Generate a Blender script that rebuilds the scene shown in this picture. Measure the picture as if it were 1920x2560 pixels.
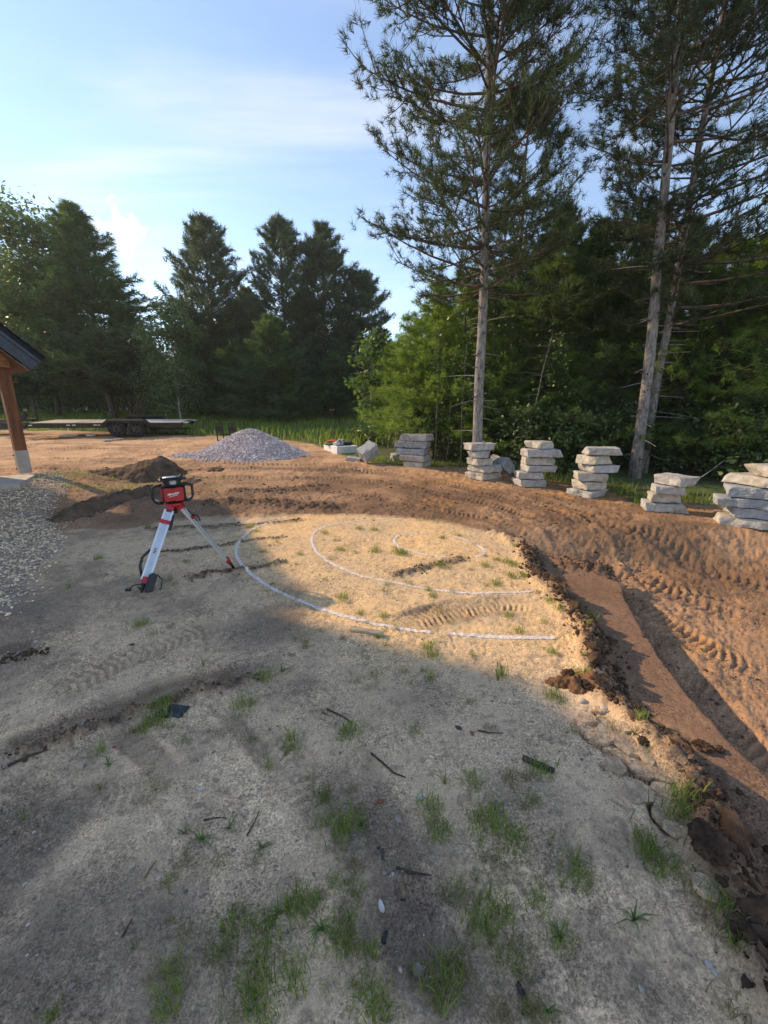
import bpy, bmesh, math, random
import numpy as np
ORDW = 'first second third fourth fifth sixth seventh eighth ninth tenth eleventh twelfth thirteenth fourteenth fifteenth sixteenth seventeenth eighteenth nineteenth twentieth twenty-first twenty-second twenty-third twenty-fourth twenty-fifth twenty-sixth twenty-seventh'.split()
from mathutils import Vector, Matrix, Euler, noise as mnoise

# ------------------------------------------------------------------ clear
for o in list(bpy.data.objects): bpy.data.objects.remove(o)
S = bpy.context.scene
C = S.collection
rad = math.radians
random.seed(7)
RNG = np.random.default_rng(11)

# ------------------------------------------------------------------ camera
PITCH = rad(14.0); CP, SP = math.cos(PITCH), math.sin(PITCH)
CAMZ = 1.7
cd = bpy.data.cameras.new('camera'); cam = bpy.data.objects.new('camera', cd); C.objects.link(cam)
cam.location = (0, 0, CAMZ); cam.rotation_euler = (rad(90) - PITCH, 0, 0)
cd.sensor_fit = 'VERTICAL'; cd.sensor_height = 24.0; cd.lens = 24.0*1000/2560
cd.clip_start = 0.05; cd.clip_end = 2000
S.camera = cam
S.render.resolution_x, S.render.resolution_y = 768, 1024

# ------------------------------------------------------------------ sun, sky, exposure
SUN_AZ, SUN_EL = rad(-65.0), rad(30.0)          # azimuth from +Y towards +X
sd = bpy.data.lights.new('sun', 'SUN'); sun = bpy.data.objects.new('sun', sd); C.objects.link(sun)
sd.energy = 2.7; sd.angle = rad(1.1); sd.color = (1.0, 0.80, 0.53)
sdir = Vector((math.sin(SUN_AZ)*math.cos(SUN_EL), math.cos(SUN_AZ)*math.cos(SUN_EL), math.sin(SUN_EL)))
sun.rotation_euler = sdir.to_track_quat('Z', 'Y').to_euler(); sun.location = sdir*60

W = bpy.data.worlds.new('World'); S.world = W; W.use_nodes = True
wt = W.node_tree; wn, wl = wt.nodes, wt.links
for n in list(wn): wn.remove(n)
def N(t, **k):
    n = wn.new(t)
    for a, b in k.items(): setattr(n, a, b)
    return n
sky = N('ShaderNodeTexSky', sky_type='NISHITA', sun_disc=False)
sky.sun_elevation = SUN_EL; sky.sun_rotation = SUN_AZ
sky.air_density = 1.0; sky.dust_density = 0.0; sky.ozone_density = 1.9; sky.altitude = 200
tc = N('ShaderNodeTexCoord')
sx = N('ShaderNodeSeparateXYZ'); wl.new(tc.outputs['Generated'], sx.inputs[0])
def wmath(op, a, b=None, c=None):
    m = N('ShaderNodeMath', operation=op)
    for i, q in enumerate((a, b, c)):
        if q is None: continue
        if isinstance(q, (int, float)): m.inputs[i].default_value = q
        else: wl.new(q, m.inputs[i])
    return m.outputs[0]
zc = wmath('MAXIMUM', wmath('ADD', sx.outputs[2], 0.12), 0.05)
cx = wmath('DIVIDE', sx.outputs[0], zc); cy = wmath('DIVIDE', sx.outputs[1], zc)
cv = N('ShaderNodeCombineXYZ'); wl.new(cx, cv.inputs[0]); wl.new(cy, cv.inputs[1])
mp = N('ShaderNodeMapping'); wl.new(cv.outputs[0], mp.inputs[0])
mp.inputs['Rotation'].default_value = (0, 0, rad(-38)); mp.inputs['Scale'].default_value = (0.5, 1.9, 1)
mp.inputs['Location'].default_value = (0.4, 2.2, 0.4)
n1 = N('ShaderNodeTexNoise'); n1.inputs['Scale'].default_value = 1.15; n1.inputs['Detail'].default_value = 7
n1.inputs['Roughness'].default_value = 0.58; n1.inputs['Distortion'].default_value = 0.35
wl.new(mp.outputs[0], n1.inputs['Vector'])
r1 = N('ShaderNodeMapRange'); r1.inputs[1].default_value = 0.47; r1.inputs[2].default_value = 0.80; r1.inputs[4].default_value = 0.42
r1.interpolation_type = 'SMOOTHSTEP'; wl.new(n1.outputs[0], r1.inputs[0])
# one small cumulus, low over the left trees
cd_ = Vector((-0.65, 1.138, 0.435)).normalized()
vs = N('ShaderNodeVectorMath', operation='SUBTRACT'); wl.new(tc.outputs['Generated'], vs.inputs[0]); vs.inputs[1].default_value = cd_
vsc = N('ShaderNodeVectorMath', operation='MULTIPLY'); wl.new(vs.outputs[0], vsc.inputs[0]); vsc.inputs[1].default_value = (1, 1, 1.1)
vl = N('ShaderNodeVectorMath', operation='LENGTH'); wl.new(vsc.outputs[0], vl.inputs[0])
n2 = N('ShaderNodeTexNoise'); n2.inputs['Scale'].default_value = 16; n2.inputs['Detail'].default_value = 6; n2.inputs['Roughness'].default_value = 0.55
wl.new(tc.outputs['Generated'], n2.inputs['Vector'])
dd = wmath('ADD', vl.outputs['Value'], wmath('MULTIPLY', wmath('SUBTRACT', n2.outputs[0], 0.5), 0.20))
r2 = N('ShaderNodeMapRange'); r2.inputs[1].default_value = 0.046; r2.inputs[2].default_value = 0.012; r2.inputs[3].default_value = 0; r2.inputs[4].default_value = 0.85
r2.interpolation_type = 'SMOOTHSTEP'; wl.new(dd, r2.inputs[0])
cf = wmath('MINIMUM', wmath('ADD', wmath('ADD', r1.outputs[0], r2.outputs[0]), 0.015), 0.92)   # thin high haze over the whole sky
mx = N('ShaderNodeMix', data_type='RGBA')
tint = N('ShaderNodeMix', data_type='RGBA', blend_type='MULTIPLY'); tint.inputs[0].default_value = 1.0
wl.new(sky.outputs[0], tint.inputs[6]); tint.inputs[7].default_value = (1.0, 1.0, 1.0, 1)
wl.new(cf, mx.inputs[0]); wl.new(tint.outputs[2], mx.inputs[6]); mx.inputs[7].default_value = (4.4, 4.5, 4.7, 1)
bg = N('ShaderNodeBackground'); bg.inputs['Strength'].default_value = 0.15
wl.new(mx.outputs[2], bg.inputs[0])
wo = N('ShaderNodeOutputWorld'); wl.new(bg.outputs[0], wo.inputs[0])

S.view_settings.view_transform = 'Standard'; S.view_settings.look = 'None'
S.view_settings.exposure = 0.98; S.view_settings.gamma = 1.0; S.view_settings.use_curve_mapping = False
S.view_settings.use_white_balance = True; S.view_settings.white_balance_temperature = 7300; S.view_settings.white_balance_tint = 14   # warm camera balance
S.render.engine = 'CYCLES'
S.cycles.max_bounces = 5; S.cycles.diffuse_bounces = 3; S.cycles.transmission_bounces = 3; S.cycles.transparent_max_bounces = 4

# ------------------------------------------------------------------ numpy noise
TAB = np.random.default_rng(5).random((256, 256)).astype(np.float32)
def vnoise(x, y):
    xi = np.floor(x).astype(np.int64); yi = np.floor(y).astype(np.int64)
    fx = (x-xi); fy = (y-yi); fx = fx*fx*fx*(fx*(fx*6-15)+10); fy = fy*fy*fy*(fy*(fy*6-15)+10)
    a = TAB[xi & 255, yi & 255]; b = TAB[(xi+1) & 255, yi & 255]; c = TAB[xi & 255, (yi+1) & 255]; d = TAB[(xi+1) & 255, (yi+1) & 255]
    return (a*(1-fx)+b*fx)*(1-fy)+(c*(1-fx)+d*fx)*fy
def fbm(x, y, f, o=4, seed=0, g=0.5, ridged=False):
    r = np.zeros_like(x); a = 1.0; t = 0.0
    ca, sa = math.cos(0.6), math.sin(0.6)
    X, Y = x*f+seed*17.3, y*f+seed*31.7
    for i in range(o):
        n = vnoise(X, Y)
        if ridged: n = 1-np.abs(2*n-1)
        r += a*n; t += a; a *= g
        X, Y = (X*ca-Y*sa)*2.03+7.1, (X*sa+Y*ca)*2.03+3.3
    return r/t*2-1                                   # about -1..1
def sst(a, b, x):
    t = np.clip((x-a)/(b-a), 0, 1); return t*t*(3-2*t)

# ------------------------------------------------------------------ pixel of the survey photo -> point on the base ground
def Hb(x, y):
    y = np.asarray(y, float)
    q = np.clip(y, -50, 44)-7.0; t = np.clip((y-52)/50, 0, 1)
    return 0.05*(np.log1p(np.exp(-np.abs(q*2)))/2+np.maximum(q, 0))+7*t*t*(3-2*t)
def ray(px, py):
    u = (np.asarray(px, float)-960)/1000; v = (np.asarray(py, float)-1280)/1000
    return u, CP-v*SP, -SP-v*CP
def G(px, py, dz=0.0):
    dx, dy, dzr = ray(px, py)
    lo = np.full(np.shape(dx), 0.2); hi = np.full(np.shape(dx), 90.0)
    for _ in range(45):
        m = (lo+hi)/2
        below = CAMZ+dzr*m < Hb(dx*m, dy*m)+dz
        hi = np.where(below, m, hi); lo = np.where(below, lo, m)
    return np.stack([dx*hi, dy*hi], -1)
def at(px, py, y):
    dx, dy, dz = ray(px, py); t = y/dy
    return Vector((float(dx*t), float(y), float(CAMZ+dz*t)))
def PG(pts, dz=0.0):
    a = np.array(pts, float); return G(a[:, 0], a[:, 1], dz)

# ------------------------------------------------------------------ mesh builder
class MB:
    def __init__(s): s.v = []; s.t = []; s.q = []; s.n = 0; s.mt = []; s.mq = []
    def add(s, v, t=None, q=None, mi=0):
        v = np.asarray(v, np.float32).reshape(-1, 3)
        if t is not None and len(t):
            t = np.asarray(t, np.int64).reshape(-1, 3)+s.n; s.t.append(t); s.mt.append(np.full(len(t), mi))
        if q is not None and len(q):
            q = np.asarray(q, np.int64).reshape(-1, 4)+s.n; s.q.append(q); s.mq.append(np.full(len(q), mi))
        s.v.append(v); s.n += len(v)
    def box(s, c, size, R=None, mi=0, taper=None):
        hx, hy, hz = size[0]/2, size[1]/2, size[2]/2
        v = np.array([[x, y, z] for z in (-hz, hz) for y in (-hy, hy) for x in (-hx, hx)])
        if taper: v[4:, 0] *= taper; v[4:, 1] *= taper
        if R is not None: v = v @ np.array(R.to_3x3()).T
        s.add(v+np.array(c), q=[[0, 2, 3, 1], [4, 5, 7, 6], [0, 1, 5, 4], [2, 6, 7, 3], [0, 4, 6, 2], [1, 3, 7, 5]], mi=mi)
    def bar(s, a, b, w, h, mi=0, up=Vector((0, 0, 1))):
        a = Vector(a); b = Vector(b); d = (b-a); L = d.length; d.normalize()
        sx_ = d.cross(up)
        if sx_.length < 1e-4: sx_ = d.cross(Vector((0, 1, 0)))
        sx_.normalize(); uz = sx_.cross(d)
        R = Matrix((sx_, d, uz)).transposed()
        s.box((a+b)/2, (w, L, h), R, mi)
    def tube(s, pts, rr, n=8, cap=True, mi=0):
        pts = np.asarray(pts, float); k = len(pts); rr = np.broadcast_to(np.asarray(rr, float), (k,))
        tan = np.gradient(pts, axis=0); tan /= np.linalg.norm(tan, axis=1)[:, None]+1e-9
        ref = np.array([0., 0, 1]) if abs(tan[0][2]) < .9 else np.array([1., 0, 0])
        a = np.arange(n)*2*math.pi/n; V = []
        u = np.cross(tan[0], ref); u /= np.linalg.norm(u)
        for i in range(k):
            u = u-tan[i]*np.dot(u, tan[i]); u /= np.linalg.norm(u)+1e-9
            w = np.cross(tan[i], u)
            V.append(pts[i]+rr[i]*(np.cos(a)[:, None]*u+np.sin(a)[:, None]*w))
        Q = [[i*n+j, i*n+(j+1) % n, (i+1)*n+(j+1) % n, (i+1)*n+j] for i in range(k-1) for j in range(n)]
        V = np.concatenate(V); T = []
        if cap:
            V = np.concatenate([V, pts[:1], pts[-1:]]); a0 = k*n
            T = [[a0, (j+1) % n, j] for j in range(n)]+[[a0+1, (k-1)*n+j, (k-1)*n+(j+1) % n] for j in range(n)]
        s.add(V, t=T, q=Q, mi=mi)
    def lathe(s, prof, n=24, M=None, mi=0):
        V = []; k = len(prof)
        for r, z in prof:
            for j in range(n):
                a = 2*math.pi*j/n; V.append((r*math.cos(a), r*math.sin(a), z))
        V = np.array(V)
        if M is not None: V = V @ np.array(M.to_3x3()).T+np.array(M.translation)
        Q = [[i*n+j, i*n+(j+1) % n, (i+1)*n+(j+1) % n, (i+1)*n+j] for i in range(k-1) for j in range(n)]
        s.add(V, q=Q, mi=mi)
    def prism(s, poly, h, M=None, mi=0):
        n = len(poly); V = np.array([[p[0], p[1], 0] for p in poly]+[[p[0], p[1], h] for p in poly], float)
        c0, c1 = V[:n].mean(0), V[n:].mean(0); V = np.concatenate([V, [c0, c1]])
        Q = [[i, (i+1) % n, n+(i+1) % n, n+i] for i in range(n)]
        T = [[2*n, (i+1) % n, i] for i in range(n)]+[[2*n+1, n+i, n+(i+1) % n] for i in range(n)]
        if M is not None: V = V @ np.array(M.to_3x3()).T+np.array(M.translation)
        s.add(V, t=T, q=Q, mi=mi)
    def mesh(s, name, mats, smooth=False):
        m = bpy.data.meshes.new(name)
        V = np.concatenate(s.v) if s.v else np.zeros((0, 3), np.float32)
        T = np.concatenate(s.t) if s.t else np.zeros((0, 3), np.int64); Q = np.concatenate(s.q) if s.q else np.zeros((0, 4), np.int64)
        m.vertices.add(len(V)); m.vertices.foreach_set('co', V.astype(np.float32).ravel())
        m.loops.add(T.size+Q.size); m.loops.foreach_set('vertex_index', np.concatenate([T.ravel(), Q.ravel()]).astype(np.int32))
        m.polygons.add(len(T)+len(Q))
        st = np.concatenate([np.arange(len(T))*3, T.size+np.arange(len(Q))*4]).astype(np.int32)
        m.polygons.foreach_set('loop_start', st)
        mi = np.concatenate([np.concatenate(s.mt) if s.mt else np.zeros(0), np.concatenate(s.mq) if s.mq else np.zeros(0)]).astype(np.int32)
        if not isinstance(mats, (list, tuple)): mats = [mats]
        for q in mats: m.materials.append(q)
        m.polygons.foreach_set('material_index', mi)
        m.polygons.foreach_set('use_smooth', np.full(len(T)+len(Q), smooth))
        m.update(calc_edges=True); m.validate()
        return m
def link(name, mesh, parent=None, loc=(0, 0, 0), rot=(0, 0, 0)):
    o = bpy.data.objects.new(name, mesh); C.objects.link(o); o.location = loc; o.rotation_euler = rot
    if parent is not None: o.parent = parent
    return o
def tag(o, label=None, cat=None, group=None, kind=None):
    if label: o['label'] = label
    if cat: o['category'] = cat
    if group: o['group'] = group
    if kind: o['kind'] = kind
    return o
def thing(name, loc=(0, 0, 0), rz=0.0, label=None, cat=None, group=None):
    o = bpy.data.objects.new(name, None); C.objects.link(o); o.location = loc; o.rotation_euler = (0, 0, rz)
    o.empty_display_size = 0.2
    return tag(o, label, cat, group)
def copy_tree(src, loc, rz, sc=1.0, label=None, group=None):
    r = src.copy(); C.objects.link(r); r.location = loc; r.rotation_euler = (0, 0, rz)
    r.scale = (sc, sc, sc) if not isinstance(sc, tuple) else sc
    if label: r['label'] = label
    if group: r['group'] = group
    for ch in list(src.children):
        c = ch.copy(); C.objects.link(c); c.parent = r
        for g in ch.children:
            d = g.copy(); C.objects.link(d); d.parent = c
    return r

# ------------------------------------------------------------------ materials
def newmat(name):
    m = bpy.data.materials.new(name); m.use_nodes = True
    nt = m.node_tree; b = nt.nodes['Principled BSDF']
    return m, nt, b
def M(name, col, rough=0.6, metal=0.0, var=0.12, scale=8.0, bump=0.0, bscale=40.0, island=0.0, spec=0.4, detail=4, col2=None, obj=True, stretch=None):
    """procedural surface: two-tone noise, optional bump, optional per-piece variation"""
    m, nt, b = newmat(name); nn, L = nt.nodes, nt.links
    tcn = nn.new('ShaderNodeTexCoord'); src = tcn.outputs['Object' if obj else 'Generated']
    if stretch:
        mpn = nn.new('ShaderNodeMapping'); mpn.inputs['Scale'].default_value = stretch; L.new(src, mpn.inputs[0]); src = mpn.outputs[0]
    no = nn.new('ShaderNodeTexNoise'); no.inputs['Scale'].default_value = scale; no.inputs['Detail'].default_value = detail
    no.inputs['Roughness'].default_value = 0.6; L.new(src, no.inputs['Vector'])
    rp = nn.new('ShaderNodeValToRGB'); c2 = col2 or tuple(c*(1-var*2.2) for c in col)
    hi = col if col2 else tuple(min(1, c*(1+var)) for c in col)
    rp.color_ramp.elements[0].position = 0.32; rp.color_ramp.elements[0].color = (*c2, 1)
    rp.color_ramp.elements[1].position = 0.68; rp.color_ramp.elements[1].color = (*hi, 1)
    L.new(no.outputs[0], rp.inputs[0]); out = rp.outputs[0]
    if island:
        ge = nn.new('ShaderNodeNewGeometry'); hv = nn.new('ShaderNodeHueSaturation')
        mr = nn.new('ShaderNodeMapRange'); mr.inputs[3].default_value = 1-island; mr.inputs[4].default_value = 1+island
        L.new(ge.outputs['Random Per Island'], mr.inputs[0]); L.new(mr.outputs[0], hv.inputs['Value']); L.new(out, hv.inputs['Color']); out = hv.outputs[0]
    L.new(out, b.inputs['Base Color'])
    b.inputs['Roughness'].default_value = rough; b.inputs['Metallic'].default_value = metal
    b.inputs['Specular IOR Level'].default_value = spec
    if bump:
        n2_ = nn.new('ShaderNodeTexNoise'); n2_.inputs['Scale'].default_value = bscale; n2_.inputs['Detail'].default_value = 5; L.new(src, n2_.inputs['Vector'])
        bp = nn.new('ShaderNodeBump'); bp.inputs['Strength'].default_value = bump; bp.inputs['Distance'].default_value = 0.02
        L.new(n2_.outputs[0], bp.inputs['Height']); L.new(bp.outputs[0], b.inputs['Normal'])
    return m
def leafmat(name, c1, c2, trans=0.35, rough=0.55, spec=0.3):
    m, nt, b = newmat(name); nn, L = nt.nodes, nt.links
    ge = nn.new('ShaderNodeNewGeometry'); tcn = nn.new('ShaderNodeTexCoord')
    no = nn.new('ShaderNodeTexNoise'); no.inputs['Scale'].default_value = 0.9; no.inputs['Detail'].default_value = 2; L.new(tcn.outputs['Object'], no.inputs['Vector'])
    ad = nn.new('ShaderNodeMath'); ad.operation = 'MULTIPLY_ADD'; L.new(no.outputs[0], ad.inputs[0]); ad.inputs[1].default_value = 0.9
    sb = nn.new('ShaderNodeMath'); sb.operation = 'MULTIPLY_ADD'; L.new(ge.outputs['Random Per Island'], sb.inputs[0]); sb.inputs[1].default_value = 0.7; sb.inputs[2].default_value = -0.3
    L.new(sb.outputs[0], ad.inputs[2])
    rp = nn.new('ShaderNodeValToRGB'); rp.color_ramp.elements[0].color = (*c1, 1); rp.color_ramp.elements[1].color = (*c2, 1)
    rp.color_ramp.elements[0].position = 0.15; rp.color_ramp.elements[1].position = 0.9
    L.new(ad.outputs[0], rp.inputs[0]); L.new(rp.outputs[0], b.inputs['Base Color'])
    b.inputs['Roughness'].default_value = rough; b.inputs['Specular IOR Level'].default_value = spec
    tr = nn.new('ShaderNodeBsdfTranslucent')
    gm = nn.new('ShaderNodeMix'); gm.data_type = 'RGBA'; gm.blend_type = 'MULTIPLY'; gm.inputs[0].default_value = 1; L.new(rp.outputs[0], gm.inputs[6]); gm.inputs[7].default_value = (1.5, 1.6, 0.8, 1)
    L.new(gm.outputs[2], tr.inputs[0])
    ms = nn.new('ShaderNodeMixShader'); ms.inputs[0].default_value = trans
    L.new(b.outputs[0], ms.inputs[1]); L.new(tr.outputs[0], ms.inputs[2]); L.new(ms.outputs[0], nt.nodes['Material Output'].inputs[0])
    return m

# ------------------------------------------------------------------ ground features (surveyed points)
SAND = PG([(-900, 1560), (-300, 1420), (60, 1345), (180, 1325), (330, 1318), (470, 1300), (600, 1296), (720, 1288), (860, 1286), (1010, 1292), (1130, 1310), (1235, 1335), (1300, 1352), (1318, 1400), (1374, 1467), (1408, 1519), (1460, 1580), (1478, 1667), (1500, 1740), (1612, 1814), (1677, 1879), (1721, 1953), (1747, 2010), (1742, 2080), (1789, 2186), (1836, 2283), (1859, 2381), (1890, 2458), (1940, 2560)])
SAND = np.concatenate([SAND, [[0.95, -3.0], [-12, -8.0]]])
RIDGE = PG([(1238, 1335), (1300, 1365), (1317, 1424), (1374, 1475), (1408, 1525), (1460, 1590), (1478, 1667), (1500, 1745), (1612, 1824), (1677, 1889), (1721, 1963), (1742, 2030), (1740, 2089), (1789, 2186), (1836, 2283), (1859, 2381), (1890, 2458), (1930, 2540)])
RIDGE = np.concatenate([RIDGE, [[RIDGE[-1][0]+.05, RIDGE[-1][1]-1.2]]])
SCARP = PG([(1385, 1378), (1460, 1395), (1530, 1410), (1550, 1440), (1565, 1493), (1590, 1545), (1617, 1580), (1651, 1632), (1695, 1688), (1732, 1732), (1795, 1797), (1842, 1853), (1916, 1918), (2040, 2050)], -0.06)
SCARP = np.concatenate([SCARP, [[SCARP[-1][0]+.9, SCARP[-1][1]-1.6]]])

def near(poly, x, y, maxd):
    """index, arclength, signed distance (right of travel +) of points within maxd of a polyline"""
    lo = poly.min(0)-maxd; hi = poly.max(0)+maxd
    idx = np.nonzero((x > lo[0]) & (x < hi[0]) & (y > lo[1]) & (y < hi[1]))[0]
    px, py = x[idx], y[idx]
    best = np.full(len(idx), 1e9); sg = np.zeros(len(idx)); ss = np.zeros(len(idx)); acc = 0.0
    for a, b in zip(poly[:-1], poly[1:]):
        e = b-a; L = np.hypot(*e)
        if L < 1e-6: continue
        t = np.clip(((px-a[0])*e[0]+(py-a[1])*e[1])/L**2, 0, 1)
        qx, qy = px-(a[0]+t*e[0]), py-(a[1]+t*e[1]); d = np.hypot(qx, qy)
        w = d < best
        best = np.where(w, d, best); ss = np.where(w, acc+t*L, ss)
        sg = np.where(w, np.sign(e[1]*qx-e[0]*qy), sg); acc += L
    k = best < maxd
    return idx[k], ss[k], best[k]*np.where(sg[k] == 0, 1, sg[k]), acc
def inside(poly, x, y):
    r = np.zeros(x.shape, bool); n = len(poly)
    for i in range(n):
        a, b = poly[i], poly[(i+1) % n]
        c = ((a[1] > y) != (b[1] > y)) & (x < (b[0]-a[0])*(y-a[1])/((b[1]-a[1])+1e-12)+a[0]); r ^= c
    return r
def sdist(poly, x, y):
    d = np.full(x.shape, 1e9); n = len(poly)
    for i in range(n):
        a, b = poly[i], poly[(i+1) % n]; e = b-a
        t = np.clip(((x-a[0])*e[0]+(y-a[1])*e[1])/(e@e), 0, 1)
        d = np.minimum(d, np.hypot(x-a[0]-t*e[0], y-a[1]-t*e[1]))
    return np.where(inside(poly, x, y), d, -d)

# tracks: points, width, lug pitch, lug height, groove depth, chevron skew, how dark
TRACKS = [
 (PG([(970, 1572), (1060, 1545), (1150, 1520), (1240, 1508), (1340, 1512)]), .30, .052, .036, .028, .25, .8),
 (PG([(330, 1205), (560, 1196), (800, 1196), (1000, 1206), (1230, 1262), (1420, 1330), (1600, 1385), (1920, 1480)]), .40, .10, .020, .035, .35, .6),
 (PG([(400, 1178), (700, 1172), (960, 1178), (1150, 1215), (1400, 1285), (1640, 1330), (2000, 1420)]), .40, .10, .020, .035, .35, .65),
 (PG([(600, 1232), (800, 1225), (940, 1240), (1060, 1275), (1200, 1296), (1340, 1340)]), .34, .09, .018, .03, .35, .5),
 (PG([(1190, 1255), (1300, 1285), (1420, 1340), (1500, 1358), (1560, 1340)]), .32, .09, .018, .03, .4, .4),
 (PG([(1300, 1230), (1480, 1290), (1560, 1330), (1660, 1395), (1780, 1420)]), .34, .09, .018, .03, .35, .6),
 (PG([(1500, 1400), (1600, 1440), (1700, 1490), (1800, 1540), (2000, 1600)]), .34, .075, .028, .03, .2, .25),
 (PG([(1690, 1560), (1760, 1610), (1840, 1680), (1900, 1750), (2000, 1880)]), .32, .09, .025, .025, .9, .25),
 (PG([(1560, 1350), (1700, 1400), (1920, 1440)]), .30, .10, .03, .03, .5, .35),
 (PG([(-100, 1150), (150, 1146), (330, 1150), (450, 1152)]), .35, .12, .03, .04, .5, .3),
 (PG([(-100, 1178), (120, 1174), (300, 1172), (420, 1166)]), .35, .12, .03, .04, .5, .3),
 (PG([(60, 1125), (300, 1122), (560, 1160), (800, 1162), (1000, 1190)]), .35, .14, .03, .04, .5, .3),
 (PG([(620, 1600), (740, 1560), (800, 1540)]), .30, .06, .012, .012, .3, .5),
 (PG([(40, 1775), (200, 1700), (330, 1640), (470, 1590), (600, 1540)]), .24, .055, .012, .010, .3, .40),
 (PG([(600, 1790), (700, 1890), (800, 2010), (880, 2140)]), .20, .048, .009, .008, .2, .30),
 (PG([(120, 2080), (260, 1990), (430, 1930), (560, 1900)]), .18, .045, .009, .008, .25, .30),
 (PG([(560, 1500), (680, 1470), (800, 1450)]), .28, .055, .012, .010, .3, .4),
]
# crumbly spill lines: points, half width, height, darkness
CRUMBS = [
 (PG([(395, 1382), (470, 1374), (560, 1362), (650, 1348), (720, 1342)]), .05, .03, .9),
 (PG([(455, 1446), (530, 1432), (600, 1422), (680, 1408), (720, 1402)]), .065, .05, .95),
 (PG([(0, 1892), (120, 1850), (300, 1790), (440, 1740), (560, 1710), (650, 1690)]), .06, .055, .9),
 (PG([(0, 1650), (60, 1640), (120, 1622)]), .05, .03, .85),
 (PG([(360, 1322), (480, 1320), (640, 1312), (760, 1300)]), .08, .03, .8),
 (PG([(960, 1440), (1050, 1420), (1130, 1400), (1180, 1398)]), .09, .035, .8),
 (PG([(1280, 1338), (1320, 1350), (1340, 1370)]), .09, .10, .9),
 (PG([(1385, 1395), (1450, 1396), (1530, 1414)]), .09, .13, .95), (PG([(1330, 1425), (1385, 1440), (1420, 1500)]), .08, .08, .9),
 (PG([(500, 1262), (640, 1256), (760, 1262), (860, 1270)]), .22, .07, .8), (PG([(560, 1228), (700, 1222), (830, 1212)]), .16, .04, .7),
]
RUTS = [   # smooth pressed bands: points, half width, depth, darkness
 (PG([(-60, 1880), (120, 1825), (300, 1765), (450, 1710), (650, 1668)]), .080, .030, .65),
 (PG([(-60, 1630), (60, 1612), (130, 1596)]), .09, .015, .5),
 (PG([(300, 1815), (370, 1880), (450, 1960)]), .075, .010, .5),
 (PG([(545, 1760), (620, 1840), (700, 1930)]), .06, .010, .4),
 (PG([(455, 2000), (520, 2060), (545, 2085)]), .085, .010, .35),
 (PG([(840, 1830), (960, 2050), (1030, 2300), (1040, 2600)]), .10, .010, .25),
]
PADP = np.array([(-7.57, 8.68), (-6.92, 7.50), (-10.4, 5.5), (-11.0, 6.7)])
GRAVEL = PG([(-200, 1235), (0, 1232), (56, 1228), (92, 1194), (120, 1198), (165, 1220), (168, 1245), (140, 1268), (115, 1290), (135, 1312), (150, 1345), (122, 1390), (85, 1440), (48, 1490), (-20, 1545), (-200, 1700)])
BLOBS = [(float(G(px, py)[0]), float(G(px, py)[1]), r, k) for px, py, r, k in [(650, 1560, .55, .75), (740, 1470, .30, .5), (60, 1560, .6, .6), (60, 2100, .33, .75), (150, 2380, .30, .7), (420, 2300, .16, .65), (480, 2480, .22, .6), (1030, 2330, .20, .85), (1090, 2450, .22, .75), (870, 2010, .25, .7), (960, 2120, .20, .6), (1060, 1740, .30, .45), (1300, 1980, .22, .5), (1230, 2440, .2, .6), (1400, 2140, .12, .5), (620, 1690, .25, .45), (330, 1460, .5, .45), (1560, 2130, .14, .5), (1500, 2400, .14, .5), (1660, 2500, .12, .5)]]
EDGES = [PG([(420, 1370), (455, 1440), (490, 1540), (512, 1640), (525, 1690)]), PG([(640, 1700), (740, 1765), (850, 1830), (960, 1880)]), PG([(560, 1790), (660, 1890), (760, 1990), (800, 2040)])]
CRACKS = [(PG(p), w, d) for p, w, d in [
 ([(1448, 1822), (1470, 1850), (1500, 1870), (1530, 1886), (1560, 1905), (1590, 1938), (1640, 1968), (1690, 1992)], .016, .05),
 ([(1560, 1905), (1600, 1925), (1650, 1955), (1700, 1985)], .010, .03),
 ([(1622, 1985), (1632, 2020), (1648, 2060), (1668, 2085), (1700, 2108)], .022, .06),
 ([(1500, 1850), (1508, 1885), (1515, 1890)], .006, .02), ([(1505, 1850), (1540, 1855), (1560, 1880)], .007, .02),
 ([(1490, 1905), (1520, 1930), (1560, 1930), (1600, 1950)], .007, .02), ([(1520, 1990), (1560, 2020), (1580, 2022)], .006, .015),
 ([(1450, 1800), (1480, 1790), (1500, 1770)], .010, .03), ([(1550, 1700), (1600, 1800)], .008, .02)]]

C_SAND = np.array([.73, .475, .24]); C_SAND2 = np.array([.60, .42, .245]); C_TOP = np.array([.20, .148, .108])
C_SHADED = np.array([.68, .485, .31]); SUN_SAND = PG([(575, 1330), (700, 1290), (1000, 1275), (1260, 1330), (1420, 1500), (1480, 1660), (1420, 1700), (1000, 1690), (850, 1640), (720, 1530), (600, 1430)])  # painted shade tone of the sand, and outline of its warmer sunlit area
C_EARTH = np.array([.40, .235, .135]); C_DARK = np.array([.105, .066, .045]); C_ORNG = np.array([.47, .24, .10])
C_FIELD = np.array([.56, .345, .195]); C_GRASS = np.array([.10, .13, .045]); C_LITTER = np.array([.075, .060, .038])
TREE_EDGE_L = PG([(-1500, 1078), (0, 1076), (250, 1080), (470, 1090), (760, 1106), (880, 1150), (1000, 1165), (1150, 1172), (1300, 1196), (1480, 1215), (1600, 1250), (1760, 1262), (1920, 1285), (2600, 1380)])

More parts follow.
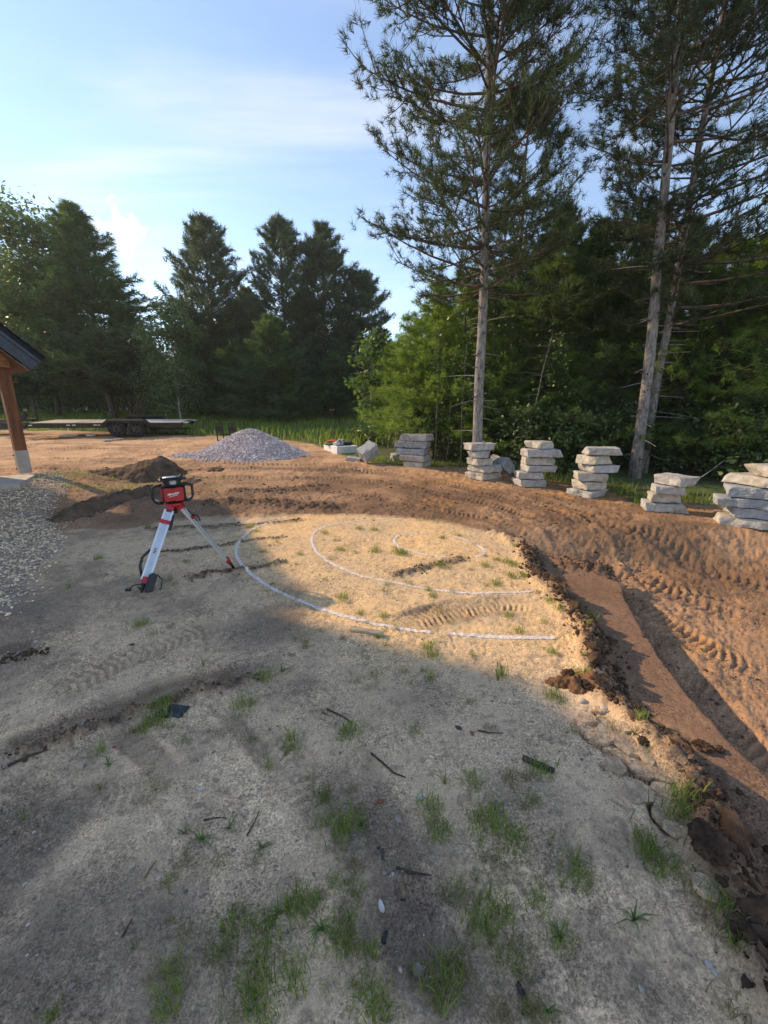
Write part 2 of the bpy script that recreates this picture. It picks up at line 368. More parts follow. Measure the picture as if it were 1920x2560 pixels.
def ground(x, y, color=False):
    x = np.asarray(x, float); y = np.asarray(y, float); shp = x.shape
    x = x.ravel(); y = y.ravel()
    z = Hb(x, y)
    sd_ = sdist(SAND, x, y)+.10*fbm(x, y, 1.7, 3, 3)
    sand = sst(-.14, .12, sd_+.10*fbm(x, y, 6, 4, 18, .6))
    far = sst(6, 12, y)
    z += .24*sst(-2.0, -.15, sdist(PADP, x, y))
    te = np.interp(np.arctan2(x, np.maximum(y, .01)), np.arctan2(TREE_EDGE_L[:, 0], TREE_EDGE_L[:, 1]), np.hypot(TREE_EDGE_L[:, 0], TREE_EDGE_L[:, 1]))
    woods = sst(-.4, .5, np.hypot(x, y)-te+.5*fbm(x, y, .9, 2, 9))*(y > 0)
    n_big = fbm(x, y, .55, 4, 1); n_mid = fbm(x, y, 2.2, 4, 2); n_fine = fbm(x, y, 9, 4, 4); n_gr = fbm(x, y, 34, 3, 6)
    n_rg = fbm(x, y, 3.1, 5, 7, ridged=True)
    clod = np.maximum(fbm(x, y, 7, 3, 12), 0)
    roughm = sst(-.35, .35, fbm(x, y, .8, 3, 14))
    n_g2 = fbm(x, y, 75, 2, 8)*(1-sst(2, 4, y))
    z += sand*(.018*n_big+.010*n_mid+.007*n_fine+(.011*n_gr*(1-far)+.008*n_g2)*(.25+.75*sst(-.25, .25, fbm(x, y, 1.9, 4, 17))))
    er = (1-sand)*(1-woods*.6)
    z += er*(.05*n_big+.018*n_mid*(.4+roughm)+(.014*n_rg+.022*np.maximum(fbm(x, y, 12, 3, 13), 0)+.016*n_fine+.010*fbm(x, y, 22, 3, 16))*(.35+roughm)+.009*n_gr+.011*fbm(x, y, 42, 3, 19, .6)*(1-sst(5, 9, y)))
    z += far*(1-woods)*.02*fbm(x, y*2.2, 1.3, 4, 15)
    # height of the excavated side: bench, scarp, lower floor
    w1 = np.zeros_like(x); w2 = np.zeros_like(x); ridge = np.zeros_like(x); deep = np.zeros_like(x)
    nfade = 1-sst(4.9, 5.9, y)
    i, s_, d, L_ = near(RIDGE, x, y, 8.0)
    jag = .075*fbm(x[i], y[i], 3.2, 4, 21, .6)
    d = -d; right = d+jag
    w1[i] = sst(0.0, .24, right)
    ridge[i] = np.exp(-((d+jag-.02)/.085)**2)*(.045+.05*np.maximum(fbm(x[i], y[i], 6, 3, 22), -.4)+.03*np.maximum(fbm(x[i], y[i], 18, 2, 24), 0))
    bench_d = np.zeros_like(x); bench_d[i] = right
    i, s_, d, L_ = near(SCARP, x, y, 8.0)
    d = -d; dj = d+.022*fbm(x[i], y[i], 4, 3, 23)
    w2[i] = sst(0.0, .045, dj); deep[i] = .26-.20*sst(.8, 4.0, dj)
    onbench = w1*(1-w2)*nfade
    # the bench is a smooth blade cut: damp roughness on it
    z = np.where(onbench > 0, z*(1-onbench)+onbench*(Hb(x, y)+.010*n_mid+.004*n_fine+.004*n_gr+.012*np.maximum(fbm(x*1.0, y*1.0, 5, 2, 33)-.45, 0)), z)
    z += nfade*(-.12*w1*sst(0, .24, bench_d)+.02*onbench-deep*w2)+1.5*ridge*(1-.6*sst(5.2, 6.2, y))+nfade*sst(.0, .06, bench_d)*(1-sst(.2, .36, bench_d))*(.035*np.maximum(fbm(x, y, 8, 4, 25, .6), -.3)+.012*fbm(x, y, 24, 2, 26))
    sandc = np.clip(.5+.9*fbm(x, y, 1.1, 5, 31)+.5*fbm(x, y, 6, 4, 32), 0, 1)
    dk = np.zeros_like(x)                                    # dark, freshly turned soil
    for poly, wd, pitch, lug, dep, sk, dark in TRACKS:
        i, s_, d, L_ = near(poly, x, y, wd*.9)
        if not len(i): continue
        wob = .25*fbm(x[i], y[i], 1.5, 2, 41)
        inn = 1-sst(wd*.40, wd*.56, np.abs(d)*(1+wob))
        shoulder = np.exp(-((np.abs(d)-wd*.58)/(wd*.14))**2)
        end = sst(0, .4, s_)*sst(0, .4, L_-s_)*sst(-.55, .1, fbm(x[i], y[i], 1.1, 2, 43)+.25)
        ph = (s_+sk*np.abs(d))/pitch+.25*fbm(x[i], y[i], 3, 2, 42)
        pat = np.clip(1.9*np.sin(2*math.pi*ph)+1.3*fbm(x[i], y[i], 11, 4, 46, .6), -1, 1)*(.3+.7*sst(-.35, .1, fbm(x[i], y[i], 2.6, 3, 47)))
        sc = 1+.35*sst(8, 14, y[i])
        z[i] += end*sc*(-dep*inn*.7+lug*.5*pat*inn+dep*.8*shoulder*(.6+.6*fbm(x[i], y[i], 8, 3, 44)))
        dk[i] = np.maximum(dk[i], end*dark*np.clip(inn*(.55-.45*pat)+.8*shoulder*(.5+fbm(x[i], y[i], 5, 3, 45)), 0, 1))
    for poly, hw, hh, dark in CRUMBS:
        i, s_, d, L_ = near(poly, x, y, hw*4)
        if not len(i): continue
        g = np.exp(-((d+hw*1.2*fbm(x[i], y[i], 6, 3, 51))/hw)**2)*sst(0, .15, s_)*sst(0, .15, L_-s_)
        z[i] += hh*g*(.45+1.2*np.maximum(fbm(x[i], y[i], 12, 4, 52, .62), -.6))
        dk[i] = np.maximum(dk[i], dark*np.clip(g*1.3, 0, 1))
    for poly, hw, dep, dark in RUTS:
        i, s_, d, L_ = near(poly, x, y, hw*2.2)
        if not len(i): continue
        g = (1-sst(hw*.75, hw*1.15, np.abs(d)+.3*hw*fbm(x[i], y[i], 4, 3, 55)))*sst(0, .2, s_)*sst(0, .2, L_-s_)
        z[i] += -dep*g+dep*.5*np.exp(-((np.abs(d)-hw*1.2)/(hw*.2))**2)
        dk[i] = np.maximum(dk[i], dark*g)
    for poly in EDGES:
        i, s_, d, L_ = near(poly, x, y, .25)
        if len(i):
            e = sst(0, .2, s_)*sst(0, .2, L_-s_)
            z[i] += e*(.016*sst(-.012, .012, d)*(1-sst(.05, .25, d)))
    for poly, hw, dep in CRACKS:
        i, s_, d, L_ = near(poly, x, y, hw*3)
        if len(i):
            g = (1-sst(hw*.35, hw*.9, np.abs(d+hw*.8*fbm(x[i], y[i], 14, 2, 61))))*sst(-.01, .05, s_)*sst(-.01, .05, L_-s_)
            z[i] -= dep*g; dk[i] = np.maximum(dk[i], .8*g)
    if not color: return z.reshape(shp)
    sun_mask = sst(-.25, .35, sdist(SUN_SAND, x, y)+.35*fbm(x, y, 1.6, 4, 35))[:, None]; c = C_SAND*sandc[:, None]+C_SAND2*(1-sandc)[:, None]; cg = C_SHADED*sandc[:, None]+C_SHADED*.82*(1-sandc)[:, None]; c = c*sun_mask+cg*(1-sun_mask)  # sunlit and shaded tones of one sand, blended along the shadow edge
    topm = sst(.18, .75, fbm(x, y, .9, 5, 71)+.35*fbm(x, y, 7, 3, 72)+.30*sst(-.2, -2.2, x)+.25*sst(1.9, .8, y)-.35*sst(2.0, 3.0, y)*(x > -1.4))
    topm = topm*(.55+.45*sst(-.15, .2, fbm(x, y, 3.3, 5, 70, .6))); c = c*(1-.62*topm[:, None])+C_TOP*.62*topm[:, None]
    for (bx, by, br, bs) in BLOBS:
        w = 1.0*bs*sst(1.25, .35, np.hypot((x-bx)/br, (y-by)/(br*.8))+.55*fbm(x, y, 2.6, 4, int(bx*9)+90)); c = c*(1-w[:, None])+C_TOP*w[:, None]
    # dark specks of topsoil crumbs
    sp = sst(.30, .52, fbm(x, y, 26, 2, 73))*(1-far); c = c*(1-.45*sp[:, None])+C_TOP*.45*sp[:, None]
    e1 = sst(-.5, .45, fbm(x, y, .9, 4, 74)+.3*fbm(x, y, 5, 3, 75)); fl = sst(8.5, 13, y+.5*n_big)
    ce = C_EARTH*e1[:, None]+(C_EARTH*.55)*(1-e1)[:, None]
    og = sst(.22, .6, fbm(x, y, 1.15, 3, 76))*(x > .5)*(1-fl); ce = ce*(1-.75*og[:, None])+C_ORNG*.75*og[:, None]
    cf_ = C_FIELD*e1[:, None]+C_EARTH*(1-e1)[:, None]; ce = ce*(1-fl)[:, None]+cf_*fl[:, None]
    strk = sst(.1, .55, fbm(x*.5, y*2.0, 1.2, 4, 77))*.55; ce = ce*(1-strk[:, None])+C_DARK*1.3*strk[:, None]
    band = np.exp(-((y-7.4-.12*x)/1.3)**2)*sst(3.0, .5, x)*sst(-6.5, -4, x)*sst(-.5, .5, fbm(x, y, 1.3, 3, 78)+.25); ce = ce*(1-.6*band[:, None])+C_DARK*.6*band[:, None]
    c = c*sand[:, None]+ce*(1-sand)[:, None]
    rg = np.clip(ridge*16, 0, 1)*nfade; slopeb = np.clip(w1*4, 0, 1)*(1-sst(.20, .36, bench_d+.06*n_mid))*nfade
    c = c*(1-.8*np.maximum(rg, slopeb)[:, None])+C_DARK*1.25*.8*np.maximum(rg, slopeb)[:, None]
    cb = np.array([.215, .125, .080])*(1+.25*n_mid)[:, None]; ob = onbench*sst(.24, .36, bench_d); c = c*(1-.85*ob[:, None])+cb*.85*ob[:, None]
    gv = sst(-.12, .10, sdist(GRAVEL, x, y)+.12*fbm(x, y, 3, 3, 81))*.8; c = c*(1-gv)[:, None]+np.array([.27, .24, .205])*gv[:, None]
    dk = np.clip(dk, 0, 1)*.85; c = c*(1-dk)[:, None]+C_DARK*dk[:, None]
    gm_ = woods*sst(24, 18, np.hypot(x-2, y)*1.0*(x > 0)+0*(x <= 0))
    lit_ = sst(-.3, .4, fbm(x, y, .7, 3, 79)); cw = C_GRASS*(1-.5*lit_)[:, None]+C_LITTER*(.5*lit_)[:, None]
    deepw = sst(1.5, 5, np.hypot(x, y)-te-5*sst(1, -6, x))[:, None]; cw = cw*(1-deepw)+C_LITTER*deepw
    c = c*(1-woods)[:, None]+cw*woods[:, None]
    return z.reshape(shp), np.clip(c, .01, .9), woods, sand
def gz(x, y): return float(ground(np.array([float(x)]), np.array([float(y)]))[0])
def on(px, py, dz=0.0):
    p = G(px, py, dz); x, y = float(p[0]), float(p[1])
    # refine against the real surface
    for _ in range(3):
        h = gz(x, y)-float(Hb(x, y)); p = G(px, py, h); x, y = float(p[0]), float(p[1])
    return Vector((x, y, gz(x, y)))

# ------------------------------------------------------------------ ground sheet
ys = np.concatenate([-np.geomspace(60, 1.2, 16), np.linspace(-1.0, .34, 18), .86*np.exp(np.linspace(0, math.log(25/.86), 600))-.5, np.geomspace(25.2, 420, 44)])
ca = np.linspace(-1.17, 1.17, 790); ex = np.geomspace(.004, 1, 30)
ca2 = np.concatenate([-(1.17+ex[::-1]*14), ca, 1.17+ex*14])
XX = ca2[None, :]*(np.maximum(ys, 0)+.62)[:, None]
XX = np.where(np.abs(ca2)[None, :] > 1.17, np.sign(ca2)[None, :]*(np.abs(XX)+((np.abs(ca2)-1.17)*6)[None, :]), XX)
YY = np.broadcast_to(ys[:, None], XX.shape)
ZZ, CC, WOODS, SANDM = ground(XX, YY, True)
nr, ncol = XX.shape
mb = MB(); idx = np.arange(nr*ncol).reshape(nr, ncol)
Q = np.stack([idx[:-1, :-1], idx[:-1, 1:], idx[1:, 1:], idx[1:, :-1]], -1).reshape(-1, 4)
mb.add(np.stack([XX.ravel(), YY.ravel(), ZZ.ravel()], -1), q=Q)
gm, nt, b = newmat('soil'); nn, L = nt.nodes, nt.links
at_ = nn.new('ShaderNodeAttribute'); at_.attribute_name = 'soil'
ge = nn.new('ShaderNodeNewGeometry')
def gnoise(sc, det, ro=.6):
    n = nn.new('ShaderNodeTexNoise'); n.inputs['Scale'].default_value = sc; n.inputs['Detail'].default_value = det; n.inputs['Roughness'].default_value = ro
    L.new(ge.outputs['Position'], n.inputs['Vector']); return n.outputs[0]
nm_ = gnoise(24, 4, .65)
na, nb, nc_ = gnoise(55, 5, .65), gnoise(150, 3, .7), gnoise(9, 6, .65)
def gmath(op, a, b_=None, c=None, clamp=False):
    m = nn.new('ShaderNodeMath'); m.operation = op; m.use_clamp = clamp
    for i, q in enumerate((a, b_, c)):
        if q is None: continue
        if isinstance(q, (int, float)): m.inputs[i].default_value = q
        else: L.new(q, m.inputs[i])
    return m.outputs[0]
def gmap(v, a, b_, c, d):
    m = nn.new('ShaderNodeMapRange'); L.new(v, m.inputs[0]); m.inputs[1].default_value = a; m.inputs[2].default_value = b_; m.inputs[3].default_value = c; m.inputs[4].default_value = d; return m.outputs[0]
nf = gnoise(75, 6, .75)
val = gmath('MULTIPLY', gmap(nf, .36, .60, .48, 1.62), gmap(nb, .38, .62, .80, 1.18))
val = gmath('MULTIPLY', val, gmath('MULTIPLY', gmap(nm_, .36, .62, .84, 1.12), gmap(nc_, .35, .65, .90, 1.08)))
nz = gmap(gnoise(2.6, 5, .65), .40, .60, .30, 1.0)
val = gmath('MULTIPLY_ADD', gmath('SUBTRACT', val, 1.0), nz, 1.0)
cmix = nn.new('ShaderNodeMix'); cmix.data_type = 'RGBA'; cmix.blend_type = 'MULTIPLY'; cmix.inputs[0].default_value = 1
cmb = nn.new('ShaderNodeCombineColor'); [L.new(val, cmb.inputs[i]) for i in range(3)]
L.new(at_.outputs['Color'], cmix.inputs[6]); L.new(cmb.outputs[0], cmix.inputs[7])
# pale grit and dark crumbs
nd, ne = gnoise(95, 2, .5), gnoise(120, 1, .5)
vo = nn.new('ShaderNodeTexVoronoi'); vo.inputs['Scale'].default_value = 85
wv = nn.new('ShaderNodeVectorMath'); wv.operation = 'MULTIPLY_ADD'; wn_ = nn.new('ShaderNodeTexNoise'); wn_.inputs['Scale'].default_value = 60; L.new(ge.outputs['Position'], wn_.inputs['Vector'])
L.new(wn_.outputs['Color'], wv.inputs[0]); wv.inputs[1].default_value = (.016, .016, .016); L.new(ge.outputs['Position'], wv.inputs[2]); L.new(wv.outputs[0], vo.inputs['Vector'])
mrp = nn.new('ShaderNodeMapRange'); mrp.inputs[1].default_value = .70; mrp.inputs[2].default_value = .76; L.new(ne, mrp.inputs[0]); pale = mrp.outputs[0]
mrd = nn.new('ShaderNodeMapRange'); mrd.inputs[1].default_value = .40; mrd.inputs[2].default_value = .30; mrd.inputs[3].default_value = 0; mrd.inputs[4].default_value = 1; L.new(nd, mrd.inputs[0]); darkc = mrd.outputs[0]
m1 = nn.new('ShaderNodeMix'); m1.data_type = 'RGBA'; L.new(gmath('MULTIPLY', pale, .6), m1.inputs[0]); L.new(cmix.outputs[2], m1.inputs[6]); m1.inputs[7].default_value = (.42, .38, .33, 1)
m2 = nn.new('ShaderNodeMix'); m2.data_type = 'RGBA'; L.new(gmath('MULTIPLY', darkc, .62), m2.inputs[0]); L.new(m1.outputs[2], m2.inputs[6]); m2.inputs[7].default_value = (.12, .092, .07, 1)
L.new(m2.outputs[2], b.inputs['Base Color']); b.inputs['Roughness'].default_value = .95; b.inputs['Specular IOR Level'].default_value = .15
hgt = gmath('ADD', gmath('MULTIPLY_ADD', nm_, 1.4, gmath('MULTIPLY', nf, 1.6)), gmath('MULTIPLY', nb, .6))
hgt = gmath('ADD', hgt, gmath('MULTIPLY', gmath('SUBTRACT', .6, gmath('MINIMUM', vo.outputs['Distance'], .6)), .8))
bp = nn.new('ShaderNodeBump'); L.new(gmath('MULTIPLY', nz, .7), bp.inputs['Strength']); bp.inputs['Distance'].default_value = .008
L.new(hgt, bp.inputs['Height']); L.new(bp.outputs[0], b.inputs['Normal'])
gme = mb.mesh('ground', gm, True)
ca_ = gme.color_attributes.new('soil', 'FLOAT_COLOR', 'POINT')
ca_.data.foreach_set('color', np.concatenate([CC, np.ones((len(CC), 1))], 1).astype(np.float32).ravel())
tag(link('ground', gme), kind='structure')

# ------------------------------------------------------------------ materials of the place
WOODPOST = M('stained_timber', (.20, .075, .032), .7, scale=3, var=.25, bump=.15, bscale=18, stretch=(6, 6, .5))
CONC = M('concrete', (.46, .42, .37), .85, scale=6, var=.12, bump=.1, bscale=60)
PALEWOOD = M('pale_post_wrap', (.40, .36, .33), .8, scale=5, var=.1)
FASCIA = M('slate_fascia', (.055, .064, .078), .55, scale=4, var=.15)
SHING = M('black_shingle', (.02, .022, .028), .9, scale=14, var=.3, bump=.4, bscale=60)
SOFFIT = M('cedar_soffit', (.24, .14, .085), .7, scale=3, var=.2, stretch=(1, 8, 1))
BEAM = M('orange_beam', (.34, .14, .05), .7, scale=3, var=.25, stretch=(6, 1, 6))
WALL = M('siding', (.55, .50, .43), .8, scale=3, var=.1)
STONE = M('quarry_stone', (.50, .48, .455), .9, scale=9, bump=.8, bscale=30, col2=(.29, .28, .27), spec=.2)
STONE_B = M('buff_stone', (.53, .485, .42), .9, scale=8, bump=.8, bscale=30, col2=(.32, .29, .25), spec=.2)
STONE_G = M('blue_grey_stone', (.40, .41, .42), .9, scale=14, bump=.9, bscale=34, col2=(.24, .255, .27), spec=.2)
SOILC = M('clod_soil', (.115, .072, .048), .95, scale=7, var=.3, bump=.8, bscale=40, island=.35, spec=.1)
SOILD = M('dark_soil', (.17, .115, .080), .95, scale=5, var=.35, bump=1.0, bscale=24, spec=.1, col2=(.075, .050, .036))
SOILR = M('red_soil', (.26, .135, .07), .95, scale=9, var=.35, bump=1.0, bscale=40, spec=.1, col2=(.12, .062, .036))
GRAV = M('pea_gravel', (.68, .52, .36), .85, scale=2, var=.1, island=.45, spec=.2)
PURP = M('purple_gravel', (.62, .53, .52), .85, scale=2, var=.1, island=.42, spec=.2)
PEB = M('pebble', (.36, .31, .25), .8, scale=30, var=.2, island=.5, spec=.3)
PAINT, nt, b = newmat('marking_paint')
_n = nt.nodes.new('ShaderNodeTexNoise'); _n.inputs['Scale'].default_value = 75; _n.inputs['Detail'].default_value = 6; _n.inputs['Roughness'].default_value = .75
_g = nt.nodes.new('ShaderNodeNewGeometry'); nt.links.new(_g.outputs['Position'], _n.inputs['Vector'])
_r = nt.nodes.new('ShaderNodeValToRGB'); _r.color_ramp.elements[0].position = .42; _r.color_ramp.elements[0].color = (.52, .38, .25, 1); _r.color_ramp.elements[1].position = .57; _r.color_ramp.elements[1].color = (.76, .75, .76, 1)
nt.links.new(_n.outputs[0], _r.inputs[0]); nt.links.new(_r.outputs[0], b.inputs['Base Color']); b.inputs['Roughness'].default_value = .9
BARK = M('pine_bark', (.33, .315, .305), .95, scale=7, var=.3, bump=1.0, bscale=14, stretch=(3, 3, .9), col2=(.11, .092, .085), spec=.1)
BARKM = M('sapling_bark', (.19, .165, .14), .95, scale=6, var=.3, spec=.1)
LIMB = M('limb_bark', (.15, .115, .098), .95, scale=6, var=.3, spec=.1)
BARKD = M('dark_bark', (.12, .10, .085), .95, scale=6, var=.3, bump=.6, bscale=18, stretch=(3, 3, .8), spec=.1)
BARKL = M('pale_bark', (.34, .31, .27), .9, scale=7, var=.3, bump=.3, bscale=22, stretch=(2, 2, .8), spec=.1)
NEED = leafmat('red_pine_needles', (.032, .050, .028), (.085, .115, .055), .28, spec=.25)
NEEDF = leafmat('hazed_pine_needles', (.045, .070, .044), (.115, .150, .085), .34, spec=.25)  # red pine needles lightened: haze and backlight put into the colour
NEEDW = leafmat('white_pine_needles', (.052, .092, .044), (.13, .19, .072), .42, spec=.2)
NEEDY = leafmat('bright_pine_needles', (.085, .14, .038), (.24, .34, .085), .48, spec=.2)
LEAFD = leafmat('oak_leaves', (.055, .090, .036), (.14, .20, .070), .42, spec=.5, rough=.4)
LEAFB = leafmat('sapling_leaves', (.055, .105, .030), (.13, .21, .060), .40, spec=.45, rough=.4)
LEAFR = leafmat('rusty_leaves', (.09, .045, .028), (.17, .09, .05), .3)
GRASSM = leafmat('grass_blades', (.11, .165, .032), (.27, .34, .085), .42, spec=.25)
GRASSD = leafmat('dull_grass', (.13, .15, .05), (.27, .29, .11), .38, spec=.2)
WEEDM = leafmat('weed_leaves', (.085, .15, .05), (.17, .25, .09), .4, spec=.3)
STRAW = leafmat('straw_grass', (.16, .13, .05), (.30, .25, .10), .3)
BLACKM = M('black_metal', (.018, .019, .021), .45, scale=6, var=.2)
TYRE = M('tyre_rubber', (.022, .023, .026), .85, scale=20, var=.2)
ALU = M('aluminium', (.62, .64, .66), .38, metal=.85, scale=8, var=.06)
ALUP = M('leg_panel', (.46, .53, .60), .45, metal=.35, scale=5, var=.05)
PLANK = M('deck_plank', (.44, .36, .26), .8, scale=3, var=.25, stretch=(.6, 6, 6))
PLANKG = M('weathered_plank', (.50, .48, .45), .8, scale=3, var=.2, stretch=(.6, 6, 6))
REDP = M('red_plastic', (.42, .012, .022), .4, scale=9, var=.06, spec=.5)
BLKP = M('black_plastic', (.016, .017, .019), .5, scale=9, var=.15, spec=.5)
WHITEP = M('white_plastic', (.72, .72, .70), .6, scale=6, var=.06)
FOAM = M('white_foam', (.74, .74, .73), .8, scale=3, var=.06)
ORANGE = M('orange_fabric', (.70, .13, .035), .75, scale=6, var=.2)
GREENF = M('green_fabric', (.05, .22, .14), .75, scale=6, var=.2)
NAVY = M('navy_fabric', (.025, .03, .06), .75, scale=6, var=.2)
STAKE = M('lath_wood', (.46, .36, .25), .8, scale=4, var=.2, stretch=(1, 6, 6))
STICK = M('dead_wood', (.085, .062, .048), .9, scale=8, var=.3, bump=.5, bscale=30, stretch=(1, 5, 5))
GLASSD = M('laser_window', (.55, .57, .58), .15, scale=9, var=.2, spec=.6)

# ------------------------------------------------------------------ house (porch corner in view, body out of frame shades the foreground)
def v2(a, b, k): return (a[0]+(b[0]-a[0])*k, a[1]+(b[1]-a[1])*k)
E1 = Vector((.5, -.866, 0)); E2 = Vector((-.866, -.5, 0))
house = thing('house', (-8.05, 8.92, .386), 0, 'brown timber porch corner of a house with dark shingle roof at left edge', 'house')
HO = Vector(house.location)
def hp(name, mbx, mat, parent=house, smooth=False): return link(name, mbx.mesh(name, mat, smooth), parent)
T = Vector((-7.22, 9.05, 2.81)); R1 = Vector((-9.9, 7.56, 5.88)); NIN = Vector((-.828, .562, 0)); T2 = R1+(R1-T)*.9; T2.z = T.z
D_ = 2.5
def sheet(a, b, n, depth, th, mat, name, parent=house, off=0.0):
    a = Vector(a)-HO; b = Vector(b)-HO; nrm = (b-a).cross(n).normalized()
    if nrm.z < 0: nrm = -nrm
    a, b = a+nrm*off, b+nrm*off
    q = [a, b, b+n*depth, a+n*depth]; vv = [p for p in q]+[p-nrm*th for p in q]
    m_ = MB(); m_.add([list(p) for p in vv], q=[[0, 1, 2, 3], [7, 6, 5, 4], [0, 4, 5, 1], [1, 5, 6, 2], [2, 6, 7, 3], [3, 7, 4, 0]])
    return hp(name, m_, mat, parent)
roof = sheet(T, R1, NIN, D_, .10, SHING, 'roof'); roof2 = sheet(T2, R1, NIN, D_, .10, SHING, 'roof')
# shingle courses: proud strips along the rake edge of the visible slope
sl = (R1-T); nrm = sl.cross(NIN).normalized(); nrm = nrm if nrm.z > 0 else -nrm
for k in range(26):
    a = T+sl*(k/26); b_ = T+sl*((k+1.25)/26)
    m_ = MB(); q = [a-NIN*.05, b_-NIN*.05, b_+NIN*1.6, a+NIN*1.6]
    top = [q[0]+nrm*.034, q[1]+nrm*.012, q[2]+nrm*.012, q[3]+nrm*.034]; bot = [p+nrm*.004 for p in q]
    m_.add([list(p-HO) for p in top+bot], q=[[0, 1, 2, 3], [7, 6, 5, 4], [0, 4, 5, 1], [1, 5, 6, 2], [2, 6, 7, 3], [3, 7, 4, 0]])
    hp('shingle', m_, SHING, roof)
# fascia boards on the rake, two steps
for off, h_, out in ((-.10, .06, -.035), (-.165, .20, -.01)):
    m_ = MB(); a = T+nrm*off; b_ = R1+nrm*off
    q = [a-NIN*(-out), b_-NIN*(-out)]
    vv = [a+NIN*out, b_+NIN*out, b_+NIN*out-nrm*h_, a+NIN*out-nrm*h_]; vv2 = [p+NIN*.035 for p in vv]
    m_.add([list(p-HO) for p in vv+vv2], q=[[0, 1, 2, 3], [7, 6, 5, 4], [0, 4, 5, 1], [1, 5, 6, 2], [2, 6, 7, 3], [3, 7, 4, 0]])
    hp('fascia', m_, FASCIA)
# eave fascia and soffit boards under the visible slope
m_ = MB(); ea = T-nrm*.19; m_.bar(ea-HO+NIN*.03, ea-HO+NIN*(D_-.02), .04, .14); hp('eave_board', m_, FASCIA)
dsl = sl.normalized()
for k in range(14):
    a = T+dsl*(.06+k*.135)-nrm*.40; b_ = a+NIN*2.3
    m_ = MB(); m_.bar(a-HO+NIN*.03, b_-HO, .128, .018, up=nrm); hp('soffit_board', m_, SOFFIT)
# post, base wrap, beam, bracket
Pb = Vector((-9.25, 10.25, .19))
m_ = MB(); pd = Vector((0, 0, 1)); pr = E1.to_2d().angle_signed(Vector((1, 0))) if False else 0
RP = Matrix.Rotation(rad(-38), 3, 'Z')
m_.box((0, 0, 1.47), (.205, .205, 1.98), RP); post = hp('post', m_, WOODPOST)
m_ = MB(); m_.box((0, 0, .25), (.218, .218, .50), RP); pb = hp('post_base', m_, PALEWOOD, post)
for dz in (.10, .40):
    m_ = MB(); m_.lathe([(0, .012), (.014, .010), (.016, 0)], 10, Matrix.Translation((-.05, -.14, dz)) @ Matrix.Rotation(rad(80), 4, 'X')); hp('bolt', m_, BLACKM, post)
m_ = MB(); bd = (NIN*-1)
m_.bar(Vector((0, 0, 2.36))+NIN*-.22, Vector((0, 0, 2.36))+NIN*1.7, .15, .28); hp('beam', m_, BEAM)
m_ = MB(); m_.bar(Vector((0, 0, 2.50)), Vector((0, 0, 2.50))+Vector((sl.x, sl.y, 0)).normalized()*3.0, .15, .26); hp('beam', m_, BEAM)
m_ = MB(); dd_ = Vector((sl.x, sl.y, 0)).normalized(); m_.bar(Vector((0, 0, 1.95))+dd_*.10, Vector((0, 0, 2.36))+dd_*.62, .09, .11); hp('bracket', m_, BEAM)
# concrete slab
cA, cB = Vector((-7.57, 8.68, 0)), Vector((-6.92, 7.50, 0))
poly = [cA, cB, cB+E2*4.0, cA+E2*4.0]; m_ = MB(); z0 = .386-.09
m_.prism([(p.x-HO.x, p.y-HO.y) for p in poly], .12, Matrix.Translation((0, 0, z0-HO.z-.02))); hp('porch_slab', m_, CONC)
# two-storey body: wall and eave beyond the left edge
w0 = Vector((-9.75, 9.08, 0)); wp = [w0, w0+E2*7, w0+E2*7+E1*6, w0+E1*6]
m_ = MB(); m_.prism([(p.x-HO.x, p.y-HO.y) for p in wp], 4.2, Matrix.Translation((0, 0, -.2-HO.z))); hp('wall', m_, WALL)
c0 = Vector((-9.95, 7.38, 0)); c1 = c0+E1*4.6; bodyp = [c0, c0+E2*9, c1+E2*9, c1]
m_ = MB(); m_.prism([(p.x-HO.x, p.y-HO.y) for p in bodyp], 7.2, Matrix.Translation((0, 0, -.3-HO.z))); hp('wall', m_, WALL)
rp = [c0-E2*.05-E1*.05, c0+E2*9.3-E1*.05, c1+E2*9.3, c1-E2*.05]; mid0 = c0+E2*4.5-E1*.05; mid1 = c1+E2*4.5
vv = [Vector((p.x, p.y, 6.9)) for p in rp]+[Vector((mid0.x, mid0.y, 6.94))+E1*1.5+Vector((0, 0, 1.2)), Vector((mid1.x, mid1.y, 8.1))-E1*1.0]
m_ = MB(); m_.add([list(p-HO) for p in vv], t=[[0, 1, 4], [2, 3, 5]], q=[[0, 4, 5, 3], [1, 2, 5, 4], [0, 3, 2, 1]]); hp('roof', m_, SHING)

# ------------------------------------------------------------------ heaps, gravel, clods
ICO = bmesh.new(); bmesh.ops.create_icosphere(ICO, subdivisions=1, radius=1.0)
IV = np.array([v.co[:] for v in ICO.verts]); IF = np.array([[v.index for v in f.verts] for f in ICO.faces]); ICO.free()
PHI = (1+5**.5)/2
DV = np.array([(-1, PHI, 0), (1, PHI, 0), (-1, -PHI, 0), (1, -PHI, 0), (0, -1, PHI), (0, 1, PHI), (0, -1, -PHI), (0, 1, -PHI), (PHI, 0, -1), (PHI, 0, 1), (-PHI, 0, -1), (-PHI, 0, 1)])/math.sqrt(1+PHI*PHI)
DF = np.array([(0, 11, 5), (0, 5, 1), (0, 1, 7), (0, 7, 10), (0, 10, 11), (1, 5, 9), (5, 11, 4), (11, 10, 2), (10, 7, 6), (7, 1, 8), (3, 9, 4), (3, 4, 2), (3, 2, 6), (3, 6, 8), (3, 8, 9), (4, 9, 5), (2, 4, 11), (6, 2, 10), (8, 6, 7), (9, 8, 1)])
OV = np.array([(1, 0, 0), (-1, 0, 0), (0, 1, 0), (0, -1, 0), (0, 0, 1), (0, 0, -1)], float); OF = np.array([(0, 2, 4), (2, 1, 4), (1, 3, 4), (3, 0, 4), (2, 0, 5), (1, 2, 5), (3, 1, 5), (0, 3, 5)])
